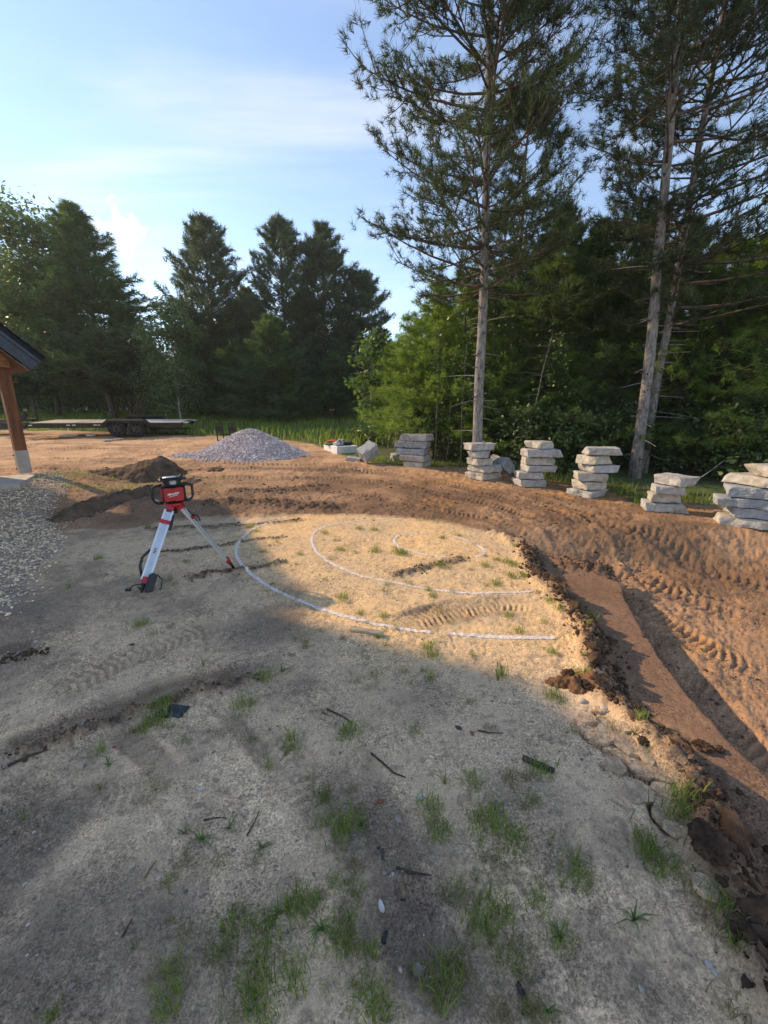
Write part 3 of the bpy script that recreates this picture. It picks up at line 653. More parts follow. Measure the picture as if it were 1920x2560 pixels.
def stones(P, R, rng, base=(DV, DF), flat=.65, jit=.28):
    """many irregular stones in one mesh"""
    P = np.asarray(P, float); n = len(P); V0, F0 = base; k = len(V0)
    V = V0[None]*(1+jit*(rng.random((n, k, 1))*2-1))
    s = np.stack([1+.35*(rng.random(n)*2-1), 1+.35*(rng.random(n)*2-1), flat+.25*(rng.random(n)*2-1)], -1)
    V = V*s[:, None, :]*np.asarray(R)[:, None, None]
    a = rng.random(n)*6.283; t = (rng.random(n)-.5)*1.0
    ct, st_ = np.cos(t)[:, None], np.sin(t)[:, None]
    y, z = V[..., 1]*ct-V[..., 2]*st_, V[..., 1]*st_+V[..., 2]*ct; x = V[..., 0]
    c_, s_ = np.cos(a)[:, None], np.sin(a)[:, None]
    V = np.stack([x*c_-y*s_, x*s_+y*c_, z], -1)+P[:, None, :]
    F = (F0[None]+(np.arange(n)*k)[:, None, None]).reshape(-1, 3)
    m = MB(); m.add(V.reshape(-1, 3), t=F); return m
def rnd_poly(poly, n, rng):
    lo, hi = poly.min(0), poly.max(0); out = []
    while sum(map(len, out)) < n:
        p = lo+(hi-lo)*rng.random((n*3, 2)); out.append(p[inside(poly, p[:, 0], p[:, 1])])
    return np.concatenate(out)[:n]
def withz(p, dz=0.0): return np.column_stack([p, ground(p[:, 0], p[:, 1])+dz])

# gravel bed beside the porch
bed = GRAVEL
p = rnd_poly(bed, 13000, RNG); p += RNG.normal(0, .10, p.shape)
near_ = np.hypot(p[:, 0], p[:, 1])
R_ = .008+.013*RNG.random(len(p))**1.8
tag(link('gravel_bed', stones(withz(p, .007), R_*1.1, RNG, (OV, OF), .7, .35).mesh('gravel_bed', GRAV)), 'loose grey and tan gravel spread beside the porch slab', 'gravel', kind='stuff')

def heap(name, cxy, half, hfun, mat, n, seed, label, cat, zoff=0.0):
    """a heap standing on the ground: a height grid cut off where it runs out"""
    gx = np.linspace(-half[0], half[0], n); gy = np.linspace(-half[1], half[1], int(n*half[1]/half[0]))
    X, Y = np.meshgrid(gx, gy); Hh = hfun(X, Y)
    gzv = ground(X+cxy[0], Y+cxy[1]); base = gz(*cxy)
    Z = gzv-base+np.maximum(Hh, -.05)-.01
    id_ = np.arange(X.size).reshape(X.shape)
    Qd = np.stack([id_[:-1, :-1], id_[:-1, 1:], id_[1:, 1:], id_[1:, :-1]], -1).reshape(-1, 4)
    keep = (Hh.ravel()[Qd] > -.02).any(1); Qd = Qd[keep]
    used = np.unique(Qd); remap = np.full(X.size, -1); remap[used] = np.arange(len(used))
    m = MB(); m.add(np.stack([X.ravel(), Y.ravel(), Z.ravel()], -1)[used], q=remap[Qd])
    o = link(name, m.mesh(name, mat, True), None, (cxy[0], cxy[1], base)); tag(o, label, cat)
    return o, X, Y, Hh, Z
# purple crushed-stone pile
PC = at(628, 1140, 13.6); PCx, PCy = PC.x, 13.6
def pile_h(X, Y):
    r = np.hypot(X/1.95, Y/1.55)*(1+.06*fbm(X+5, Y, 1.5, 3, 91)); h = .93*(1-np.minimum(np.power(r**2+.012, .5), 1.6))
    tail = .13*np.exp(-((X+1.8)/.7)**2-((Y+.3)/.5)**2)-.04
    return np.maximum(h, tail)+.012*fbm(X, Y, 7, 2, 92)
pile, X, Y, Hh, Z = heap('gravel_pile', (PCx, PCy), (3.3, 2.0), pile_h, PURP, 110, 1, 'cone shaped pile of purple grey crushed stone in front of dark trees', 'gravel pile')
k = np.nonzero((Hh.ravel() > -.01))[0]; sel = k[RNG.integers(0, len(k), 14000)]
jx, jy = X.ravel()[sel]+RNG.normal(0, .03, len(sel)), Y.ravel()[sel]+RNG.normal(0, .03, len(sel))
kk = (pile_h(jx, jy) > -.015) & (jy < 1.2); jx, jy = jx[kk], jy[kk]
jz = ground(jx+PCx, jy+PCy)-gz(PCx, PCy)+np.maximum(pile_h(jx, jy), 0)
o = link('crushed_stone', stones(np.column_stack([jx, jy, jz]), .016+.020*RNG.random(len(jx)), RNG, (OV, OF), .8, .3).mesh('crushed_stone', PURP), pile); o['kind'] = 'stuff'
# dark dirt mound
mc = at(322, 1200, 10.0)
def mound_h(X, Y):
    xs = X-.72; left = np.clip(1+(xs)/2.0, 0, 1); right = 1-sst(.0, .75, xs)*.75-np.clip((xs-.45)/.7, 0, 1)*.6
    pr_ = np.where(xs < 0, left**1.25, right)
    ry = np.abs(Y)/(.35+.45*np.clip(pr_, 0, 1))
    h = .46*pr_*np.clip(1.15-ry**1.5, -.3, 1)
    return h-.03+.06*fbm(X, Y, 2.5, 5, 93, .6)+.05*np.maximum(fbm(X, Y, 9, 4, 94, .65), -.2)
heap('dirt_mound', (mc.x, 10.0), (2.1, 1.15), mound_h, SOILD, 130, 2, 'dark brown dirt mound with a steep right face behind the tripod', 'dirt mound')
# low spoil ridge from the gravel towards the tripod
ba, bb = G(150, 1303), G(425, 1215); bc = (ba+bb)/2; bl = np.hypot(*(bb-ba))/2; bang = math.atan2(bb[1]-ba[1], bb[0]-ba[0])
def berm_h(X, Y):
    c_, s_ = math.cos(bang), math.sin(bang); u = X*c_+Y*s_; w = -X*s_+Y*c_
    w = w+.10*np.sin(u*2.2)
    wid = .20+.08*fbm(u, w*0, 1.3, 2, 95)
    e = sst(-bl-.25, -bl+.35, u)*sst(bl+.3, bl-.3, u)
    return e*(.19+.06*fbm(u, w, 1.1, 2, 96))*np.exp(-(w/wid)**2)-.035+e*(.06*fbm(X, Y, 4, 5, 97, .6)+.06*np.maximum(fbm(X, Y, 11, 4, 98, .65), -.1))
heap('dirt_ridge', (float(bc[0]), float(bc[1])), (bl+.6, bl+.6), berm_h, SOILD, 170, 3, 'low ridge of dark turned soil between the gravel bed and tripod', 'dirt ridge')

# clods along the cut edge and on the churned soil
def along(poly, n, sd0, sd1, rng):
    seg = np.hypot(*(poly[1:]-poly[:-1]).T); cum = np.concatenate([[0], np.cumsum(seg)]); s = rng.random(n)*cum[-1]
    k = np.clip(np.searchsorted(cum, s)-1, 0, len(seg)-1); t = (s-cum[k])/seg[k]
    e = (poly[k+1]-poly[k])/seg[k][:, None]; nrm_ = np.column_stack([e[:, 1], -e[:, 0]])
    return poly[k]+e*(t*seg[k])[:, None]+nrm_*(sd0+rng.normal(0, 1, n)*sd1)[:, None]
RV = RIDGE[1:-1]
p = np.concatenate([along(RV, 2400, -.05, .05, RNG), along(RV, 1100, -.16, .07, RNG), along(SCARP[:4], 420, .03, .08, RNG), along(RIDGE[:5], 400, -.06, .08, RNG)])
keep = ~((p[:, 1] > 6.5)); p = p[keep]
r = .004+.022*RNG.random(len(p))**5
tag(link('soil_clods', stones(withz(p, .004), r, RNG, (DV, DF), .8, .3).mesh('soil_clods', SOILC)), 'crumbled dark soil lumps along the cut edge of the sand', 'soil lumps', kind='stuff')
pe = np.concatenate([along(t[0], 160, 0, .25, RNG) for t in TRACKS[1:9]]+[along(c[0], 170, 0, c[1]*.8, RNG) for c in CRUMBS]+[np.column_stack([RNG.uniform(-5, 6, 900), RNG.uniform(6.2, 9.5, 900)])])
r = (.004+.013*RNG.random(len(pe))**3)*(1+.8*sst(4, 9, pe[:, 1]))
tag(link('soil_crumbs', stones(withz(pe, .003), r, RNG, (OV, OF), .8, .3).mesh('soil_crumbs', SOILC)), 'small dark soil crumbs scattered over the churned dirt', 'soil crumbs', kind='stuff')
# big single clods
def rock_mesh(name, size, seed, mat, sub=3, amp=.28, f=1.6, flat=(1, 1, .75), smooth=True):
    bm = bmesh.new(); bmesh.ops.create_icosphere(bm, subdivisions=sub, radius=1)
    for v in bm.verts:
        c = v.co.copy(); n_ = mnoise.fractal(c*f+Vector((seed*7.1, seed*3.3, 1)), .75, 2.1, 6)
        v.co = Vector((c.x*flat[0], c.y*flat[1], c.z*flat[2]))*size*(1+amp*n_)
    me = bpy.data.meshes.new(name); bm.to_mesh(me); bm.free(); me.materials.append(mat)
    for p_ in me.polygons: p_.use_smooth = smooth
    return me
for px, py, s_, lab in [(1755, 1872, .055, 'brown clod sitting alone on the smooth dirt bench'), (1800, 1876, .030, 'small dark clod just right of the lone brown clod'),
                        (1770, 2120, .085, 'large rounded dark clod below the right hand grass clump'), (1855, 2310, .050, 'dark round clod near the right edge lower down'),
                        (1875, 2345, .040, 'dark clod resting against the lower right round clod'), (1535, 1675, .040, 'reddish clod on the shaded slope beside the bench'),
                        (1420, 1690, .055, 'reddish brown clod at the front of the crumbled heap'), (1465, 1715, .050, 'rust coloured clod on the crumbled heap by a bright grass tuft'),
                        (1745, 2000, .045, 'dark clod leaning on the right hand grass clump'), (1610, 1845, .035, 'dark brown clod beside the cracked sand plates')]:
    q = on(px, py); o = link('soil_clod', rock_mesh('soil_clod', s_*.68, px, SOILC, 4, .40, 2.4, (1.25, 1, .6), False), None, q+Vector((0, 0, s_*.3)), (0, 0, px*.1)); tag(o, lab, 'clod')

ck = along(RIDGE[2:-2], 26, -.06, .05, np.random.default_rng(3)); ck = ck[np.argsort(-ck[:, 1])]
for k, (x_, y_) in enumerate(ck):
    s_ = .022+.034*abs(math.sin(k*7.3))**1.5; f_ = 1.0+.9*abs(math.sin(k*3.1))
    o = link('soil_chunk', rock_mesh('soil_chunk', s_*.9, 500+k, SOILC, 3, .5, 1.7, (f_, 1.0, .62), True), None, (x_, y_, gz(x_, y_)+s_*.15), (math.sin(k*5.), math.cos(k*3.)*.6, k*2.1))
    tag(o, 'torn dark soil chunk on the cut edge, '+('farthest one' if k == 0 else 'nearest one' if k == len(ck)-1 else f'{ORDW[k]} from the far end'), 'soil chunk', 'torn soil chunks along the cut edge')
hq = on(1440, 1712)
heap('soil_heap', (hq.x, hq.y), (.30, .26), lambda X, Y: .085*np.exp(-((X*.8+Y*.2)/.14)**2-((Y+.05*X)/.10)**2)-.022+.075*fbm(X, Y, 15, 5, 191, .7)*np.exp(-(X/.17)**2-(Y/.13)**2), SOILR, 90, 5, 'crumbly reddish soil heap at the cut edge beside bright grass tufts', 'soil heap')
CRUST = M('sand_crust', (.62, .45, .30), .95, scale=30, var=.25, bump=.8, bscale=90, spec=.1)
def plate(px, py, r, th, tilt, seed, lab):
    rg_ = np.random.default_rng(seed); n = rg_.integers(6, 9); a = np.sort(rg_.random(n)*6.283/n*.7+np.arange(n)*6.283/n); rr = r*(.7+.5*rg_.random(n)); el = 1.0+.5*rg_.random()
    pts_ = [(rr[i]*math.cos(a[i])*el, rr[i]*math.sin(a[i])) for i in range(n)]; P2 = []
    for i in range(n):
        x0_, y0_ = pts_[i]; x1_, y1_ = pts_[(i+1) % n]; P2 += [(x0_, y0_), ((x0_*.62+x1_*.38)+rg_.normal(0, r*.07), (y0_*.62+y1_*.38)+rg_.normal(0, r*.07))]
    m_ = MB(); m_.prism(P2, th); q_ = on(px, py); o_ = link('crust_plate', m_.mesh('crust_plate', CRUST), None, q_+Vector((0, 0, -.004)), (tilt[0], tilt[1], rg_.random()*6.28)); tag(o_, lab, 'crust plate', 'cracked sand crust plates on the cut edge')
for k, (px, py, r) in enumerate([(1470, 1800, .055), (1500, 1778, .04), (1520, 1830, .075), (1565, 1812, .05), (1500, 1868, .05), (1570, 1868, .07), (1620, 1890, .05), (1540, 1918, .06), (1610, 1945, .06), (1660, 1930, .06), (1590, 1985, .055), (1672, 1985, .05), (1660, 2045, .06), (1700, 2085, .05), (1680, 2150, .045), (1770, 2215, .04)]):
    plate(px, py, r*.95, .020, (math.sin(k*2.1)*.16, .05+.12*math.cos(k*1.7)), 900+k, 'cracked pale crust plate on the cut edge, '+('farthest one' if k == 0 else 'nearest one' if k == 15 else ORDW[k]+' from the far end'))
# pebbles strewn on the sand (uncountable) and the stones one can pick out
pp = np.column_stack([RNG.uniform(-3.2, 1.6, 5200), RNG.uniform(.6, 5.0, 5200)]); pp = pp[sdist(SAND, pp[:, 0], pp[:, 1]) > .05]
dens = sst(-.1, .5, fbm(pp[:, 0], pp[:, 1], .9, 4, 71)+.2); pp = pp[RNG.random(len(pp)) < .25+.75*dens]
r = .0025+.009*RNG.random(len(pp))**3.5
tag(link('pebbles', stones(withz(pp, .001), r, RNG, (OV, OF), .7, .25).mesh('pebbles', PEB)), 'fine pebbles and grit strewn over the foreground sand', 'pebbles', kind='stuff')
WST = M('white_pebble', (.54, .48, .40), .7, scale=20, var=.1); RST = M('red_pebble', (.30, .11, .06), .8, scale=20, var=.2); DST = M('dark_pebble', (.10, .085, .08), .8, scale=20, var=.3); GST = M('grey_pebble', (.32, .28, .235), .8, scale=20, var=.2)
for px, py, s_, mat, lab in [(1131, 1791, .013, WST, 'small white stone alone on the shaded sand above the dark stone'), (1146, 1820, .022, DST, 'dark flat stone left of the red stone'),
    (1180, 1834, .018, RST, 'red stone beside a twig on the shaded sand'), (952, 2004, .020, RST, 'brown stone left of the white scrap'), (998, 2046, .026, GST, 'flat grey stone below the white scrap'),
    (957, 2129, .014, DST, 'round black pebble, middle of a short row'), (946, 2120, .010, DST, 'round black pebble, upper one of a short row'), (957, 2145, .012, DST, 'round black pebble, lowest of a short row'),
    (961, 2182, .014, GST, 'grey stone beside white pebbles in the foreground'), (982, 2185, .009, WST, 'white pebble beside the foreground grey stone'), (976, 2191, .007, WST, 'tiny white pebble under the foreground grey stone'),
    (1046, 2428, .026, GST, 'grey stone in the dark soil at the picture bottom'), (397, 2195, .012, WST, 'bright white stone in the left foreground'), (180, 2466, .012, GST, 'olive grey stone low in the left foreground'),
    (286, 1868, .012, RST, 'orange pebble left of a foot print in the sand'), (1001, 2424, .009, WST, 'white oval pebble at the picture bottom'), (330, 1612, .022, DST, 'black shiny stone left of the grass by the tripod'),
    (1773, 2412, .018, WST, 'white flat stone near the lower right soil edge'), (1786, 2430, .014, WST, 'second white flat stone near the lower right soil edge'), (1455, 1752, .03, WST, 'pale lump below the crumbled heap'), (1512, 1765, .035, STONE_B, 'buff stone chip beside the cracked sand'),
    (82, 1580, .016, WST, 'white stone in the far left tracks'), (90, 1605, .022, WST, 'long white stone by the left rut'), (352, 1630, .010, WST, 'pale pebble right of the black shiny stone')]:
    q = on(px, py); o = link('stone', rock_mesh('stone', s_*.72, px+py, mat, 2, .3, 1.3, (1.2, .9, .55)), None, q+Vector((0, 0, s_*.08)), (0, 0, px)); tag(o, lab, 'stone')

# ------------------------------------------------------------------ painted rings: sprayed ribbons following the ground
def ribbon(name, px, w, label, seed, group='white rings sprayed on the sand'):
    P = PG(px); seg = np.hypot(*(P[1:]-P[:-1]).T); cum = np.concatenate([[0], np.cumsum(seg)]); n = int(cum[-1]/.012)
    s = np.linspace(0, cum[-1], n)
    for _ in range(2):                                        # smooth the surveyed polyline
        Q_ = [P[0]]
        for a, b_ in zip(P[:-1], P[1:]): Q_ += [a*.75+b_*.25, a*.25+b_*.75]
        P = np.array(Q_+[P[-1]])
    seg = np.hypot(*(P[1:]-P[:-1]).T); cum = np.concatenate([[0], np.cumsum(seg)]); s = np.linspace(0, cum[-1], n)
    x = np.interp(s, cum, P[:, 0]); y = np.interp(s, cum, P[:, 1])
    t = np.gradient(np.column_stack([x, y]), axis=0); t /= np.linalg.norm(t, axis=1)[:, None]; nr_ = np.column_stack([-t[:, 1], t[:, 0]])
    m = 7; hw = w/2*(1+.30*fbm(s, s*0+seed, 3.5, 3, seed)); hr = w/2*(1+.30*fbm(s, s*0+seed+3.3, 4, 3, seed+1))
    hw *= sst(0, .03, s)*sst(0, .03, cum[-1]-s)+.02; hr *= sst(0, .03, s)*sst(0, .03, cum[-1]-s)+.02
    lat = np.linspace(-1, 1, m); off = np.where(lat[None] < 0, lat[None]*hw[:, None], lat[None]*hr[:, None])
    X_ = x[:, None]+nr_[:, :1]*off; Y_ = y[:, None]+nr_[:, 1:]*off; Z_ = ground(X_, Y_)+.003
    gap = fbm(s, s*0+seed*2., 5, 3, seed+7) > -.62
    id_ = np.arange(n*m).reshape(n, m); ok = np.repeat((gap[:-1] & gap[1:])[:, None], m-1, 1)
    Qd = np.stack([id_[:-1, :-1], id_[1:, :-1], id_[1:, 1:], id_[:-1, 1:]], -1)[ok]
    mm = MB(); mm.add(np.stack([X_.ravel(), Y_.ravel(), Z_.ravel()], -1), q=Qd)
    return tag(link(name, mm.mesh(name, PAINT, True)), label, 'paint line', group)
ribbon('paint_line', [(712, 1294), (690, 1302), (650, 1317), (612, 1336), (590, 1366), (590, 1388), (601, 1408), (628, 1436), (683, 1470), (737, 1496), (818, 1526), (900, 1553), (981, 1567), (1085, 1582)], .042, 'long outer white curve sprayed from the shade into sunlit sand', 3)
ribbon('paint_line', [(1120, 1585), (1225, 1591), (1307, 1595), (1392, 1592)], .044, 'straight front end of the outer white curve, right of the tyre print', 5)
ribbon('paint_line', [(818, 1314), (795, 1324), (778, 1340), (779, 1360), (797, 1387), (840, 1414), (889, 1434), (943, 1448), (1008, 1459), (1063, 1472), (1144, 1482), (1225, 1485), (1307, 1482), (1334, 1479)], .038, 'middle white ring sprayed on the sunlit sand', 7)
ribbon('paint_line', [(818, 1314), (867, 1305), (921, 1298), (965, 1296), (1010, 1299)], .028, 'thin faded white arc at the far side of the rings', 9)
ribbon('paint_line', [(1117, 1394), (1090, 1391), (1057, 1386), (1025, 1377), (997, 1366), (984, 1354), (987, 1343), (1005, 1335), (1036, 1333), (1079, 1336)], .036, 'left half of the small inner white ring', 11)
ribbon('paint_line', [(1131, 1343), (1171, 1354), (1200, 1367), (1213, 1379), (1207, 1387), (1188, 1394)], .034, 'right half of the small inner white ring', 13)

# ------------------------------------------------------------------ stone slabs, each a thing
def slab_mesh(Lx, Ly, T_, seed, mat, flip=False):
    rs = np.random.default_rng(seed); nx, ny, nz = max(4, int(Lx/.05)), max(4, int(Ly/.05)), 5
    verts = []; quads = []; cache = {}
    def vid(i, j, k):
        key = (i, j, k)
        if key not in cache: cache[key] = len(verts); verts.append((i/nx, j/ny, k/nz))
        return cache[key]
    for i in range(nx):
        for j in range(ny):
            quads.append([vid(i, j, nz), vid(i+1, j, nz), vid(i+1, j+1, nz), vid(i, j+1, nz)]); quads.append([vid(i, j, 0), vid(i, j+1, 0), vid(i+1, j+1, 0), vid(i+1, j, 0)])
    for i in range(nx):
        for k in range(nz):
            quads.append([vid(i, 0, k), vid(i+1, 0, k), vid(i+1, 0, k+1), vid(i, 0, k+1)]); quads.append([vid(i, ny, k), vid(i, ny, k+1), vid(i+1, ny, k+1), vid(i+1, ny, k)])
    for j in range(ny):
        for k in range(nz):
            quads.append([vid(0, j, k), vid(0, j, k+1), vid(0, j+1, k+1), vid(0, j+1, k)]); quads.append([vid(nx, j, k), vid(nx, j+1, k), vid(nx, j+1, k+1), vid(nx, j, k+1)])
    V = np.array(verts, float)
    cor = rs.uniform(-.05, .05, (2, 2, 2, 2)); cor[0, 0] *= .3      # corner jitter, near corner kept
    cj = np.zeros((len(V), 2))
    for a in (0, 1):
        for b_ in (0, 1):
            for c in (0, 1):
                w = (V[:, 0] if a else 1-V[:, 0])*(V[:, 1] if b_ else 1-V[:, 1])*(V[:, 2] if c else 1-V[:, 2]); cj += w[:, None]*cor[a, b_, c]
    P = np.column_stack([V[:, 0]*Lx+cj[:, 0], V[:, 1]*Ly+cj[:, 1], V[:, 2]*T_])
    side = ((V[:, 0] < 1e-6) | (V[:, 0] > 1-1e-6) | (V[:, 1] < 1e-6) | (V[:, 1] > 1-1e-6)); edge = side & ((V[:, 2] < 1e-6) | (V[:, 2] > 1-1e-6))
    for n in range(len(P)):
        c = Vector(P[n]); a = mnoise.noise_vector(c*5+Vector((seed, 0, 0)))+.6*mnoise.noise_vector(c*13+Vector((0, seed, 0)))
        am = .036 if side[n] else .011
        P[n] += np.array([a.x*am if side[n] else 0, a.y*am if side[n] else 0, a.z*(.010 if side[n] else .005)])
        if edge[n]: ctr = np.array([Lx/2, Ly/2, T_/2]); P[n] += (ctr-P[n])*np.array([.03, .03, .08])*(.4+.9*rs.random())
    m = MB(); m.add(P, q=quads); return m.mesh('stone_slab', mat, False)
STM = [STONE, STONE_B, STONE_G]
def stack(base, top_px, rows, desc, seed, group='stone slabs stacked along the tree line'):
    """rows top to bottom: pixel extents left, near corner, right and stone kind"""
    b0 = on(*base); dist = math.hypot(b0.x, b0.y); depth = b0.y*CP+(CAMZ-b0.z)*SP
    n = len(rows); az = math.atan2(b0.x, b0.y)
    htop = at(base[0], top_px, b0.y).z-b0.z; th = htop/n
    right = Vector((math.cos(az), -math.sin(az), 0)); back = Vector((math.sin(az), math.cos(az), 0))
    words = ['topmost', 'second', 'third', 'fourth', 'fifth', 'sixth']
    z = b0.z+htop
    rs = np.random.default_rng(seed); ths = th*(1+.10*rs.uniform(-1, 1, n)); ths *= htop/ths.sum()
    for k, (xl, xs, xr, mi) in enumerate(rows):
        z -= ths[k]
        s_ = depth/1000; a, b_ = max(4, xs-xl)*s_*1.0, max(4, xr-xs)*s_
        yaw = rad(min(72, max(14, 90*a/(a+b_)))); Wd = min(1.1, max(.40, a/math.sin(yaw))); Ln = min(1.35, max(.40, b_/math.cos(yaw)))
        q = at(xs, base[1], b0.y); pos = b0+right*((xs-base[0])*s_*1.0)+back*(.12-.1*rs.random() if k < n-1 else .05)
        pos = Vector((pos.x, pos.y, z+.004))
        o = link('stone_slab', slab_mesh(Ln, Wd, ths[k]-.010, seed*13+k, STM[mi]), None, pos, ((rs.random()-.5)*.03, (rs.random()-.5)*.03, -az+yaw))
        w = 'lowest' if k == n-1 else words[k]
        o['label'] = f'{w} {["grey", "buff", "blue grey"][mi]} slab of {desc}' if w in ('topmost', 'lowest') else f'{["grey", "buff", "blue grey"][mi]} slab, {w} from top in {desc}'
        o['category'] = 'stone slab'; o['group'] = group
stack((1058, 1172), 1087, [(996, 1062, 1080, 0), (985, 1064, 1078, 2), (988, 1058, 1074, 2), (997, 1058, 1077, 0), (1010, 1056, 1078, 1)], 'the leftmost stack beside the tilted block', 5)
stack((1206, 1206), 1110, [(1153, 1176, 1231, 0), (1165, 1203, 1223, 0), (1165, 1190, 1224, 1), (1166, 1213, 1250, 0), (1161, 1206, 1248, 1)], 'the stack before the tall single pine trunk', 6)
stack((1302, 1222), 1104, [(1306, 1338, 1374, 1), (1299, 1312, 1390, 0), (1292, 1309, 1373, 1), (1296, 1316, 1384, 0), (1287, 1297, 1353, 0), (1282, 1302, 1355, 0)], 'the tall stack right of the leaning slabs', 7)
stack((1470, 1251), 1120, [(1446, 1456, 1532, 0), (1430, 1473, 1508, 1), (1434, 1476, 1527, 0), (1431, 1442, 1511, 1), (1429, 1463, 1505, 1), (1418, 1476, 1509, 0)], 'the tall stack left of the paired pine trunks', 8)
stack((1615, 1281), 1190, [(1614, 1674, 1708, 0), (1627, 1630, 1694, 0), (1610, 1620, 1688, 1), (1601, 1612, 1697, 0)], 'the short four slab stack', 9)
stack((1812, 1316), 1163, [(1831, 1884, 1950, 1), (1793, 1897, 1960, 1), (1796, 1808, 1960, 2), (1781, 1788, 1975, 2), (1817, 1822, 1975, 2), (1786, 1800, 1990, 1)], 'the wide stack at the right edge', 10)
def loose(px, py, dims, rot, mat, lab, seed, dz=0.0):
    q = on(px, py); o = link('stone_block', slab_mesh(*dims, seed, mat), None, q+Vector((0, 0, dz)), rot); tag(o, lab, 'stone block', 'loose stone blocks by the stacks'); return o
loose(917, 1161, (.52, .42, .34), (rad(16), rad(-28), rad(28)), STONE_G, 'tilted gritty blue grey block left of the stacks', 41, .02)
loose(862, 1153, (.48, .35, .14), (rad(4), rad(5), rad(-8)), STONE, 'low flat stone in front of the white foam block', 42, -.02)
loose(983, 1152, (.26, .30, .20), (rad(10), rad(-6), rad(20)), STONE_B, 'small buff stone behind the leftmost stack', 43, -.03)
loose(1276, 1192, (.20, .62, .42), (rad(8), rad(-48), rad(18)), STONE_G, 'dark slab leaning steeply between two stacks', 44, .03)
loose(1262, 1168, (.60, .40, .14), (rad(0), rad(24), rad(-6)), STONE, 'pale slab leaning behind the steep dark slab', 45, .14)
loose(1270, 1160, (.40, .36, .12), (rad(5), rad(14), rad(6)), STONE_B, 'pale buff slab lying behind the leaning slabs', 46, .22)

# ------------------------------------------------------------------ trees
def tufts(m, P, D, k, l, w, sp, rng, droop=0.0):
    """needle tufts: k thin triangles round each twig tip"""
    n = len(P)
    if not n: return
    D = D/(np.linalg.norm(D, axis=1)[:, None]+1e-9)
    r = rng.normal(0, 1, (n, k, 3)); r /= np.linalg.norm(r, axis=2)[..., None]
    d = D[:, None, :]+r*sp; d[..., 2] -= droop; d /= np.linalg.norm(d, axis=2)[..., None]
    L_ = l*(.7+.5*rng.random((n, k, 1)))
    side = np.cross(d, rng.normal(0, 1, (n, k, 3))); side /= np.linalg.norm(side, axis=2)[..., None]+1e-9
    b0 = P[:, None, :]-D[:, None, :]*(rng.random((n, k, 1))*l*.8)
    V = np.stack([b0+side*w*.5, b0+d*L_, b0-side*w*.5], 2).reshape(-1, 3)
    m.add(V, t=np.arange(n*k*3).reshape(-1, 3))
def bend(p0, d0, L_, up, rng, n=5, wob=.06):
    """a limb path that starts along d0 and curves by 'up' towards +z"""
    t = np.linspace(0, 1, n)[:, None]; d = np.asarray(d0, float)
    side = np.cross(d, [0, 0, 1]); s = np.cumsum(rng.normal(0, wob, (n, 1)), 0)*L_/n; s[0] = 0
    P = np.asarray(p0)+d*L_*t+np.array([0, 0, 1.])*up*L_*t**2+side*s
    return P
def trunk_path(H, lean, rng, n=12, wob=.03):
    t = np.linspace(0, 1, n); w = np.cumsum(rng.normal(0, wob, (n, 2)), 0); w -= w[0]
    return np.column_stack([lean[0]*H*t+w[:, 0], lean[1]*H*t+w[:, 1], H*t-.15*(1-t)])
def tp(path, h, H): 
    z = path[:, 2]; return np.array([np.interp(h, z, path[:, 0]), np.interp(h, z, path[:, 1]), h])
